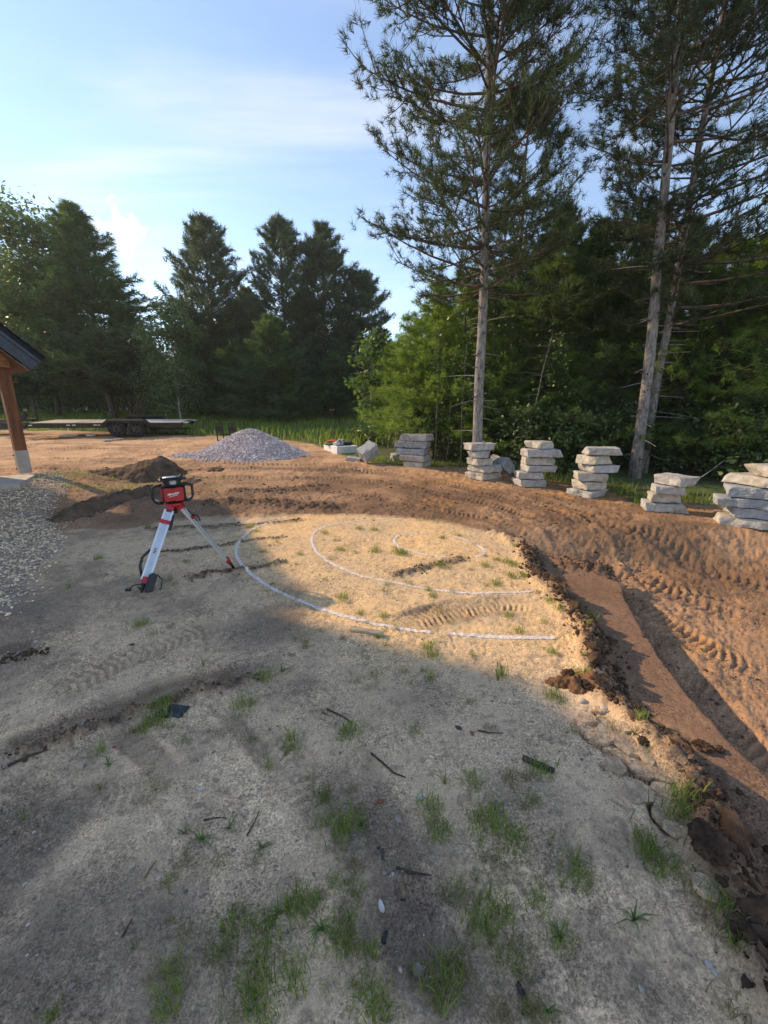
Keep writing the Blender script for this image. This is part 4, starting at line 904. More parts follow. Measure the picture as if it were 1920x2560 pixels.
def conifer(seed, H, hc, spread, r0, dz, nb, kn, nl, nw, mode, lean=(0, 0), dead=0, twigs=6, low=.5, bias=None, side=None, trunk_n=9, gaps=.0, tsp=.75, sparse_low=0.0):
    """mode 'red': tufts at twig ends, limbs turning up; mode 'white': flat feathery sprays"""
    rng = np.random.default_rng(seed); tm, cm = MB(), MB()
    path = trunk_path(H, lean, rng, 14, .012*H/10)
    rad_ = r0*np.linspace(1, .10, 14)**.9; rad_[0] *= 1.25
    tm.tube(path, rad_, trunk_n)
    P, D = [], []
    h = hc
    while h < H-.12:
        f = (h-hc)/(H-hc); 
        prof = (min(1, low+f*3.2*(1-low)) if mode == 'red' else 1)*((1-f)**(.62 if mode == 'red' else .85))+.04
        cnt = rng.poisson(nb*(.6+.4*(1-f)))+2
        a0 = rng.random()*6.28
        for i in range(cnt):
            if gaps and rng.random() < gaps: continue
            a = a0+i*6.283/cnt+rng.normal(0, .25); Lb = spread*prof*(.65+.5*rng.random())
            if bias is not None: Lb *= 1+bias[1]*math.cos(a-bias[0])
            if side is not None and math.cos(a-side) < -.35: Lb *= .55
            if Lb < .12: continue
            el = (-.10+.75*f) if mode == 'red' else (.02+.55*f)
            el += rng.normal(0, .10)
            d = np.array([math.cos(a)*math.cos(el), math.sin(a)*math.cos(el), math.sin(el)])
            p0 = tp(path, h+rng.normal(0, .04), H)
            B = bend(p0, d, Lb, .22 if mode == 'red' else .10, rng, 5)
            rb = max(.006, min(r0*.32, .012*Lb+.006)); tm.tube(B, rb*np.array([1, .8, .6, .42, .22]), 4, False, 1)
            # twigs along the outer part
            nt_ = max(2, int(twigs*(.5+Lb/spread)))
            if sparse_low and f < sparse_low: nt_ = max(1, int(nt_*(.35+.65*f/sparse_low)))
            lo_ = .35 if mode == 'red' else .18
            for j in range(nt_):
                u = lo_+(1-lo_)*(j+rng.random()*.8)/nt_; u = min(u, .99)
                q = np.array([np.interp(u*4, range(5), B[:, c]) for c in range(3)])
                sgn = 1 if j % 2 else -1; ta = a+sgn*(.55+.5*rng.random())*(1-.5*(u > .9))
                te = (el*.5+.25+rng.normal(0, .3)) if mode == 'red' else (.08+rng.normal(0, .18))
                td = np.array([math.cos(ta)*math.cos(te), math.sin(ta)*math.cos(te), math.sin(te)])
                Lt = Lb*(.16+.24*(1-u))*(.7+.6*rng.random())+.05
                E = bend(q, td, Lt, .25 if mode == 'red' else .05, rng, 3)
                tm.tube(E, rb*.35*np.array([1, .7, .4])+.001, 3, False, 1)
                e = E[-1]-E[-2]
                P.append(E[-1]); D.append(e)
                if mode == 'red':
                    for tt in ((.3, .5, .75) if Lt > .22 else (.4, .7)):
                        P.append(q+(E[-1]-q)*tt+rng.normal(0, .04, 3)); D.append(e+np.array([0, 0, .3*np.linalg.norm(e)]))
                    for _ in range(3):
                        P.append(E[-1]+rng.normal(0, .10, 3)); D.append(e+rng.normal(0, .5, 3)*np.linalg.norm(e))
                else:
                    for tt in (.35, .65, .9):
                        P.append(q+(E[-1]-q)*tt+rng.normal(0, .05, 3)); D.append(e+rng.normal(0, .45, 3)*np.linalg.norm(e))
            P.append(B[-1]); D.append(B[-1]-B[-2])
        h += dz*(.75+.5*rng.random())
    P.append(path[-1]); D.append(np.array([0, 0, 1.]))
    if dead:
        hh = .5
        while hh < hc+2:                                      # dark knots where whorls have been shed
            for _ in range(3):
                a = rng.random()*6.28; c_ = tp(path, hh+rng.normal(0, .03), H); rr = np.interp(hh, path[:, 2], rad_)
                d = np.array([math.cos(a), math.sin(a), .15]); tm.tube([c_+d*rr*.8, c_+d*(rr+.035+.05*rng.random())], [.022, .010], 5, True, 1)
            hh += .38+.2*rng.random()
    for i in range(dead):                                     # bare stubs and dead limbs below the crown
        hh = rng.uniform(.12, 1.0)*hc; a = rng.random()*6.28; Lb = (.12+.9*rng.random()**3.0)*min(1.2, spread*.35)
        d = np.array([math.cos(a), math.sin(a), .12*rng.normal()]); p0 = tp(path, hh, H); B = bend(p0, d, Lb+r0, -.08, rng, 4, .12)
        tm.tube(B, (.006+.010*rng.random())*np.array([1.3, .9, .6, .3])+.002, 4, False)
    tufts(cm, np.array(P), np.array(D), kn, nl, nw, tsp, rng, 0 if mode == 'red' else .12)
    return tm, cm
def broadleaf(seed, H, hc, spread, r0, ncl, nleaf, ls, lean=(0, 0), flat=1.0, fork=True, top=1.0, trunk_n=7):
    rng = np.random.default_rng(seed); tm, cm = MB(), MB()
    path = trunk_path(H*.86, lean, rng, 10, .02*H/6); tm.tube(path, r0*np.linspace(1, .18, 10), trunk_n)
    ctr = []; 
    while len(ctr) < ncl:
        f = rng.random()**.9; w = spread*(math.sin(math.pi*min(1, .13+.83*f))**.65); a = rng.random()*6.283; rr = w*math.sqrt(rng.random())*.95
        ctr.append([rr*math.cos(a), rr*math.sin(a)*flat, hc+(H-hc)*f])
    ctr = np.array(ctr); ctr[:, 0] += lean[0]*ctr[:, 2]; ctr[:, 1] += lean[1]*ctr[:, 2]
    for c in ctr:
        hb = max(hc*.6, c[2]-np.hypot(c[0], c[1])*(.6+.5*rng.random())); hb = min(hb, path[-1, 2]*.97); p0 = tp(path, hb, H)
        t = np.linspace(0, 1, 5)[:, None]; B = p0+(c-p0)*t+np.array([0, 0, -.10])*np.linalg.norm(c-p0)*(t*(1-t)); B += rng.normal(0, .03, B.shape)*t*np.linalg.norm(c-p0)
        rb = r0*.34*min(1, np.linalg.norm(c-p0)/spread+.2); tm.tube(B, rb*np.array([1, .75, .5, .3, .14])+.003, 4, False)
    n = nleaf; k = rng.integers(0, ncl, n); cs = spread*.34*(.55+.8*rng.random(ncl))
    off = np.clip(rng.normal(0, 1, (n, 3)), -1.9, 1.9)*cs[k][:, None]*np.array([.62, .62, .42]); C_ = ctr[k]+off
    nrm_ = off/(np.linalg.norm(off, axis=1)[:, None]+1e-6)*.6+np.array([0, 0, .8])+rng.normal(0, .55, (n, 3)); nrm_ /= np.linalg.norm(nrm_, axis=1)[:, None]
    u = np.cross(nrm_, rng.normal(0, 1, (n, 3))); u /= np.linalg.norm(u, axis=1)[:, None]; w = np.cross(nrm_, u)
    s_ = ls*(.6+.7*rng.random((n, 1)))
    V = np.stack([C_-u*s_*.6, C_+w*s_*.36-nrm_*s_*.06, C_+u*s_*.7, C_-w*s_*.36-nrm_*s_*.06], 1).reshape(-1, 3)
    cm.add(V, q=np.arange(n*4).reshape(-1, 4)); return tm, cm
def tree(kind, tmcm, loc, rz, label, cat, bark, leaf, group=None):
    t = thing(kind, loc, rz, label, cat, group)
    link('trunk', tmcm[0].mesh('trunk', [bark, LIMB], True), t); link('crown', tmcm[1].mesh('crown', leaf, False), t); return t
def gp(px, y, dz=0.0):
    """ground point at distance y in the direction of pixel column px (taken on the ground)"""
    x = 0.0
    for _ in range(6):
        z = gz(x, y); depth = y*CP+(CAMZ-z)*SP; x = (px-960)/1000*depth
    return Vector((x, y, gz(x, y)-.03))

# --- the big pines standing clear
t1 = tree('pine_tree', conifer(101, 15.5, 4.3, 2.6, .128, .40, 4.6, 22, .165, .012, 'red', (-.022, .0), tsp=1.05, dead=40, twigs=10, low=.72, bias=(math.pi, .22), gaps=.07, trunk_n=12, sparse_low=.42), gp(1190, 10.0), 0, 'tall lone pine with grey trunk behind the second slab stack', 'pine', BARK, NEED)
tree('pine_tree', conifer(102, 10.2, 4.4, 2.2, .14, .42, 3.6, 18, .17, .013, 'red', (-.008, 0), tsp=1.05, dead=12, twigs=8, low=.7, gaps=.12, sparse_low=.35), gp(1268, 14.0), 0, 'slimmer dark trunked pine just right of the tall lone pine', 'pine', BARK, NEED)
tree('pine_tree', conifer(103, 16.0, 5.0, 2.6, .125, .44, 3.8, 22, .165, .012, 'red', (-.040, .01), tsp=1.05, dead=44, twigs=8, low=.6, bias=(.2, .10), gaps=.16, trunk_n=12, sparse_low=.30), gp(1586, 9.7), 0, 'thick pale pine trunk, front one of the pair at right', 'pine', BARK, NEED)
tree('pine_tree', conifer(104, 16.0, 3.6, 3.1, .105, .42, 4.2, 20, .165, .013, 'red', (.022, .02), tsp=1.05, dead=24, twigs=8, low=.7, bias=(0, .40), gaps=.04, trunk_n=10, sparse_low=.08), gp(1606, 10.4), 0, 'rear pine of the pair at right, leaning away to the right', 'pine', BARK, NEED)

# --- middle distance red pines
FP = []
for i, (px, y, H, lab) in enumerate([(553, 36, 14.8, 'leftmost of the three tall pines behind the crushed stone pile'), (722, 36, 14.8, 'middle of the three tall pines behind the crushed stone pile'), (818, 36.5, 14.5, 'rightmost of the three tall pines behind the crushed stone pile'), (905, 37, 11.2, 'shorter pine at the right end of the far pine row')]):
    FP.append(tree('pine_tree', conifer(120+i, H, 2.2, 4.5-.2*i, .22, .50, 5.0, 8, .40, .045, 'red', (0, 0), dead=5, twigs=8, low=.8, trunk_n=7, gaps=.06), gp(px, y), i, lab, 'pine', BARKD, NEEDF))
# --- white pines
WPA = tree('white_pine', conifer(140, 6.6, .5, 3.1, .12, .34, 4.0, 12, .30, .026, 'white', twigs=9, trunk_n=6), gp(690, 27), 0, 'broad dark conical pine right behind the crushed stone pile', 'pine', BARKD, NEEDW)
WPL = tree('white_pine', conifer(141, 13.6, 2.2, 5.6, .24, .46, 5.6, 9, .42, .044, 'white', (-.05, 0), twigs=12, trunk_n=8), gp(286, 30), 0, 'large dark pine with thick trunk behind the trailer wheels', 'pine', BARKD, NEEDW)
for px, y, sc, rz, lab in [(640, 41, .74, 1.0, 'dark pine filling the gap between left and middle far pines'), (775, 42, .76, 2.2, 'dark pine filling the gap between middle and right far pines'), (868, 40, .62, 3.0, 'dark pine crown right of the far pine row'), (595, 43, .70, 5.0, 'dark pine half hidden behind the leftmost far pine')]: copy_tree(FP[(px//100) % 3], gp(px, y), rz, sc, lab)
copy_tree(WPA, gp(840, 30), 1.3, .72, 'small dark pine between the conical pine and the maple sapling')
copy_tree(WPA, gp(600, 31), 2.6, .86, 'dark young pine left of the broad conical pine')
copy_tree(WPA, gp(505, 33), 4.1, 1.0, 'dark young pine behind the pale aspen like tree')
# --- left broadleaf trees
OAK = tree('oak_tree', broadleaf(150, 13.2, 3.2, 4.9, .22, 95, 22000, .235, (.0, 0)), gp(148, 31.5), 0, 'leafy oak with forked limbs left of the trailer deck', 'oak', BARKD, LEAFD)
ASP = tree('broadleaf_tree', broadleaf(151, 6.8, 1.0, 1.9, .07, 46, 6200, .15), gp(455, 25), 0, 'thin stemmed leafy tree behind the trailer tail', 'tree', BARKL, LEAFD)
copy_tree(ASP, gp(405, 27), 2.0, .72, 'small leafy tree between thick pine and trailer tail')
copy_tree(OAK, gp(-60, 44), 2.2, 1.3, 'leafy oak cut by the left picture edge')
copy_tree(OAK, gp(50, 39), 4.2, .95, 'leafy oak set back behind the porch post')
tree('shrub', broadleaf(152, 1.7, .6, .9, .03, 14, 700, .13), gp(357, 27), 0, 'small rusty leaved shrub right of the thick dark pine trunk', 'shrub', BARKD, LEAFR)
tree('sapling', broadleaf(153, 4.3, .9, 1.05, .035, 34, 1500, .17, (.01, 0)), gp(926, 17.8), 0, 'bright leafy maple sapling behind the tilted block', 'sapling', BARKL, LEAFB)
SHB = tree('shrub', broadleaf(154, .95, .1, .55, .012, 14, 420, .11), gp(925, 16.3), 0, 'low leafy bush at the foot of the maple sapling', 'shrub', BARKL, LEAFB)
copy_tree(SHB, gp(888, 16.6), 1.0, .8, 'low leafy bush right of the white foam block')
copy_tree(SHB, gp(258, 24.5), 3.0, .75, 'pale leafy bush left of the thick dark pine trunk')
# --- thin saplings and young pines in front of the right hand wood
YP = tree('young_pine', conifer(160, 4.4, 1.3, 1.15, .035, .26, 3.2, 14, .15, .009, 'white', twigs=7, dead=14, trunk_n=6), gp(1015, 13.2), 0, 'spindly young pine with pale stem behind the leftmost stack', 'pine', BARKL, NEEDY)
def bare_stem(px, y, H, lean, lab, seed, r=.022):
    rng = np.random.default_rng(seed); m = MB(); path = trunk_path(H, lean, rng, 9, .02); m.tube(path, r*np.linspace(1, .35, 9), 6)
    for i in range(12):
        hh = rng.uniform(.2, .95)*H; a = rng.random()*6.28; B = bend(tp(path, hh, H), np.array([math.cos(a), math.sin(a), .2]), .15+.5*rng.random(), -.1, rng, 4, .15); m.tube(B, r*.22*np.array([1, .8, .5, .3])+.001, 3, False)
    t = thing('sapling', gp(px, y), 0, lab, 'sapling'); link('trunk', m.mesh('trunk', BARKM, True), t)
    P = path[-4:]+rng.normal(0, .15, (4, 3)); c = MB(); q = np.repeat(P, 26, 0)+rng.normal(0, .25, (104, 3)); n = len(q); u = rng.normal(0, 1, (n, 3)); u /= np.linalg.norm(u, axis=1)[:, None]; w = np.cross(u, rng.normal(0, 1, (n, 3))); w /= np.linalg.norm(w, axis=1)[:, None]
    c.add(np.stack([q-u*.05, q+w*.03, q+u*.05, q-w*.03], 1).reshape(-1, 3), q=np.arange(n*4).reshape(-1, 4)); link('crown', c.mesh('crown', LEAFB), t)
bare_stem(1086, 11.6, 3.6, (0, 0), 'thin straight sapling just right of the leftmost stack', 1)
bare_stem(1117, 11.8, 3.0, (0, 0), 'thinner sapling midway between the first two stacks', 2, .016)
bare_stem(1148, 11.0, 3.2, (.04, 0), 'slightly leaning sapling left of the tall lone pine trunk', 3, .018)
bare_stem(1212, 11.5, 4.0, (.03, 0), 'thin sapling close behind the tall lone pine trunk', 4, .018)
bare_stem(1292, 10.4, 3.4, (.17, 0), 'leaning sapling behind the leaning slabs', 5, .024)
bare_stem(1655, 10.6, 3.6, (.12, 0), 'slim bent sapling right of the paired pine trunks', 6, .016)
bare_stem(1680, 10.9, 4.2, (.08, 0), 'thicker grey sapling right of the paired pine trunks', 7, .034)
bare_stem(1775, 10.2, 2.4, (.10, 0), 'dark thin sapling left of the right edge stack', 8, .016)
# fallen stick rising behind the short stack
m = MB(); a_, b_ = at(1692, 1228, 7.5), at(1812, 1150, 8.2); m.tube(np.linspace(a_, b_, 6)+np.array([[0, 0, z] for z in (0, -.03, -.04, -.04, -.02, 0)]), .012*np.linspace(1, .5, 6), 6)
tag(link('branch', m.mesh('branch', BARKL, True)), 'long pale dead branch slanting up behind the short stack', 'branch')
# --- understory of young white pines on the right
UA = tree('white_pine', conifer(170, 5.2, .9, 1.9, .05, .30, 4.0, 16, .17, .010, 'white', twigs=10, trunk_n=6), gp(1085, 12.6), 0, 'young pine with feathery boughs left of the lone pine trunk', 'pine', BARKD, NEEDY)
UB = tree('white_pine', conifer(171, 6.4, .8, 2.3, .06, .32, 4.4, 16, .18, .011, 'white', twigs=10, trunk_n=6), gp(1350, 12.2), 0, 'young pine behind the tall stack right of the leaning slabs', 'pine', BARKD, NEEDW)
UC = tree('white_pine', conifer(172, 5.6, .7, 2.5, .06, .32, 4.4, 16, .18, .011, 'white', twigs=10, trunk_n=6), gp(1745, 10.9), 0, 'bright feathery young pine right of the paired pine trunks', 'pine', BARKD, NEEDY)
for src, px, y, sc, rz, lab in [
  (UB, 1250, 13.2, .95, 1.2, 'young pine right behind the lone pine trunk'), (UC, 1240, 11.7, .62, 2.4, 'small bright pine beside the leaning sapling'), (UB, 1440, 12.8, 1.0, 3.1, 'young pine filling the gap left of the paired trunks'),
  (UB, 1520, 11.8, .82, 4.4, 'dark young pine behind the stack left of the paired trunks'), (UC, 1400, 11.4, .55, 5.1, 'low bushy pine behind the two tall stacks'), (UB, 1640, 12.6, 1.02, .5, 'dark pine just right of the paired pine trunks'),
  (UB, 1840, 10.6, .95, 1.9, 'dark young pine above the right edge stack'), (UC, 1930, 9.6, .85, 3.3, 'bright pine boughs cut by the right picture edge'), (UB, 1990, 11.5, 1.1, 4.8, 'tall young pine beyond the right picture edge'),
  (UA, 1150, 13.6, 1.1, 2.2, 'young feathery pine between the first two stacks'), (UA, 1045, 15.5, .9, 3.9, 'feathery pine behind the spindly young pine'), (UC, 1820, 12.6, 1.1, 5.6, 'bright pine set back at the right'),
  (UA, 980, 18.5, .8, 1.4, 'young pine right of the maple sapling')]:
    copy_tree(src, gp(px, y), rz, sc, lab)
BLD = tree('broadleaf_tree', broadleaf(180, 7.4, .8, 2.2, .09, 56, 7500, .14), gp(1905, 13.5), 0, 'dark leafy tree at the right picture edge', 'tree', BARKD, LEAFD)
for px, y, sc, rz, lab in [(1100, 17.5, .72, 1.0, 'leafy tree behind the feathery pines left of the lone pine'), (1215, 18, .85, 2.5, 'leafy tree low behind the slimmer dark trunked pine'), (1450, 16.5, .72, 4.0, 'leafy tree deep in the wood left of the paired trunks'), (1560, 15.5, .66, 5.0, 'leafy tree deep in the wood behind the paired trunks')]:
    copy_tree(BLD, gp(px, y), rz, sc, lab)
BUSH = tree('shrub', broadleaf(181, 1.7, .1, 1.0, .02, 26, 1900, .085), gp(1330, 10.6), 0, 'dark leafy brush behind the tall stack right of the leaning slabs', 'shrub', BARKD, LEAFD)
BUSHG = 'dark brush along the foot of the right hand wood'
for i, (px, y, sc) in enumerate([(1060, 13.2, .9), (1110, 12.4, .9), (1175, 12.2, 1.0), (1240, 11.9, .9), (1400, 10.8, 1.0), (1450, 11.2, 1.15), (1520, 10.9, 1.0), (1565, 11.4, 1.1), (1650, 11.4, 1.2), (1720, 10.4, 1.0), (1790, 10.0, 1.05), (1850, 9.4, 1.0), (1920, 9.0, 1.1), (1990, 9.2, 1.2)]):
    copy_tree(BUSH, gp(px, y), i*1.3, sc, 'dark leafy brush at the foot of the right hand wood, '+('leftmost one' if i == 0 else 'rightmost one' if i == 13 else ORDW[i]+' from left'), BUSHG)
# --- the wood behind: copies of a few kinds
FR = tree('pine_tree', conifer(190, 12.5, 3.0, 2.9, .16, .50, 4.4, 8, .34, .036, 'red', twigs=8, low=.8, trunk_n=6, dead=8), gp(1375, 18.5), 0, 'tall dark pine behind the wood between the big pines', 'pine', BARKD, NEED); FR.scale = (.72,)*3
FW = WPL; FG = 'forest trees closing the background'
rng = np.random.default_rng(77)
for px, y, sc in [(1320, 21, .70), (1440, 20, .72), (1500, 22, .78), (1230, 23, .66), (1160, 26, .60), (1560, 19, .72), (1650, 18, .68), (1740, 19, .66), (1830, 17, .55), (1090, 28, .55), (1030, 32, .50), (960, 36, .55), (1410, 24, .74), (1960, 16, .5)]:
    copy_tree(FR, gp(px, y), rng.random()*6.28, sc, 'dark forest pine deep behind the right hand wood', 'forest pines behind the right hand wood')
for i in range(60):
    px = -330+i*36+rng.normal(0, 12); y = rng.uniform(40, 54)
    src = [WPA, FR, OAK, WPA, WPL][rng.integers(0, 5)]; sc = {WPA: 1.25, FR: .62, OAK: .55, WPL: .58}[src]*rng.uniform(.8, 1.15)
    copy_tree(src, gp(px, y), rng.random()*6.28, sc, 'dim forest tree in the far background row', FG)
for i in range(44):
    px = -420+i*36+rng.normal(0, 12); copy_tree(BUSH, gp(px, rng.uniform(44, 50)), rng.random()*6, rng.uniform(2.0, 2.8), 'dark thicket behind the far tree row', 'dark thicket behind the far trees')
for i in range(16):                                           # low dark brush under the left trees
    px = -40+i*60+rng.normal(0, 14); copy_tree(BUSH, gp(px, rng.uniform(33, 38)), rng.random()*6, rng.uniform(1.2, 1.8), 'dark brush under the far left trees', 'dark brush under the far trees')
for px, y, lab in [(91, 30, 'bare dark trunk behind the porch post'), (-5, 29, 'dark trunk at the left picture edge'), (331, 30, 'short dark trunk right of the thick pine trunk'), (356, 29.5, 'dark trunk under the rusty shrub')]:
    copy_tree(FR, gp(px, y), px*.1, .6, lab)
m = MB(); m.tube([(0, 0, 0), (0, 0, .9)], .025, 8); tag(link('marker_post', m.mesh('marker_post', WHITEP), None, gp(417, 29.0)), 'thin white marker post in front of the dark far trees', 'post')

# ------------------------------------------------------------------ grass
def blades(P, h, w, rng, lean=.45, seg=2):
    """one mesh of curved blades"""
    n = len(P); a = rng.random(n)*6.283; d = np.column_stack([np.cos(a), np.sin(a), np.zeros(n)]); s = np.column_stack([-np.sin(a), np.cos(a), np.zeros(n)])
    L_ = (lean*(.3+rng.random(n)))[:, None]; h = np.asarray(h)[:, None]; w = np.asarray(w)[:, None] if np.ndim(w) else w
    z = np.array([0, 0, 1.])
    b0 = P; m1_ = P+z*h*.55+d*h*L_*.35; tp_ = P+z*h*(1-.35*L_)+d*h*L_
    V = np.stack([b0-s*w*.5, b0+s*w*.5, m1_+s*w*.42, m1_-s*w*.42, tp_], 1).reshape(-1, 3)
    i = (np.arange(n)*5)[:, None]; m = MB(); m.add(V, t=i+np.array([[3, 2, 4]]), q=i+np.array([[0, 1, 2, 3]])); return m
g = []
cand = np.column_stack([RNG.uniform(-34, 2, 60000), RNG.uniform(15, 40, 60000)]); _, _, w_, _ = ground(cand[:, 0], cand[:, 1], True)
cand = cand[(w_ > .55) & (cand[:, 0] < 1.5-.02*cand[:, 1])][:17000]; hh = (.22+.34*RNG.random(len(cand)))*(.6+.8*np.clip(.5+fbm(cand[:, 0], cand[:, 1], .4, 3, 101), 0, 1))
tag(link('meadow_grass', blades(withz(cand, -.02), hh, .028+.03*RNG.random(len(cand)), RNG).mesh('meadow_grass', GRASSM)), 'sunlit green meadow grass under the far trees', 'grass', kind='stuff')
cand = np.column_stack([RNG.uniform(-1, 11, 40000), RNG.uniform(6.5, 18, 40000)]); _, _, w_, _ = ground(cand[:, 0], cand[:, 1], True)
cand = cand[(w_ > .25) & (w_ < .995)][:5200]; hh = .10+.30*RNG.random(len(cand))**1.5
tag(link('verge_grass', blades(withz(cand, -.02), hh, .012+.012*RNG.random(len(cand)), RNG, .7).mesh('verge_grass', GRASSM)), 'patchy green grass and weeds behind the stone stacks', 'grass', kind='stuff')
cand = np.column_stack([RNG.uniform(-7.5, -3.6, 2400), RNG.uniform(7.6, 9.8, 2400)]); cand = cand[fbm(cand[:, 0], cand[:, 1], 1.6, 3, 103) > .12]
tag(link('short_grass', blades(withz(cand, -.005), .03+.07*RNG.random(len(cand)), .010, RNG, .8).mesh('short_grass', GRASSM)), 'thin short grass between the gravel bed and dirt mound', 'grass', kind='stuff')
# tuft kinds
def tuft_mesh(kind, seed):
    rng = np.random.default_rng(seed)
    if kind == 'fine': n, R_, h, w, ln, mat = 46, .035, .07, .0032, .8, GRASSD
    if kind == 'dense': n, R_, h, w, ln, mat = 80, .045, .10, .0045, .75, GRASSM
    if kind == 'tall': n, R_, h, w, ln, mat = 34, .025, .15, .0050, .45, GRASSM
    if kind == 'broad': n, R_, h, w, ln, mat = 11, .004, .080, .011, 1.5, WEEDM
    if kind == 'sparse': n, R_, h, w, ln, mat = 14, .003, .10, .0035, .7, GRASSD
    if kind == 'straw': n, R_, h, w, ln, mat = 60, .04, .07, .004, .9, STRAW
    P = np.column_stack([rng.normal(0, R_, n), rng.normal(0, R_, n), np.full(n, -.004)])
    return blades(P, h*(.45+.75*rng.random(n)), w*(.7+.6*rng.random(n)), rng, ln).mesh('grass_tuft', mat)
TM = {k: [tuft_mesh(k, 200+i*7+j) for j in range(3)] for i, k in enumerate(['fine', 'dense', 'tall', 'broad', 'sparse', 'straw'])}
DESC = {'fine': 'thin wispy grass tuft', 'dense': 'thick green grass tuft', 'tall': 'upright tall grass tuft', 'broad': 'broad bladed green weed', 'sparse': 'sparse few bladed grass', 'straw': 'yellowed dry grass tuft'}
def zone(px, py):
    if py < 1345 and px < 560: return 'near the tripod and spoil ridge'
    if px < 560 and py < 1700: return 'on the shaded sand left of the rings'
    if px > 1400 and py > 1480: return 'along the crumbling cut edge at right'
    if py < 1660 and px >= 560: return 'on the sunlit sand around the white rings'
    if py < 2150: return 'left of centre on the shaded sand' if px < 760 else 'in the middle of the shaded sand'
    return 'in the left foreground' if px < 760 else 'in the bottom foreground'
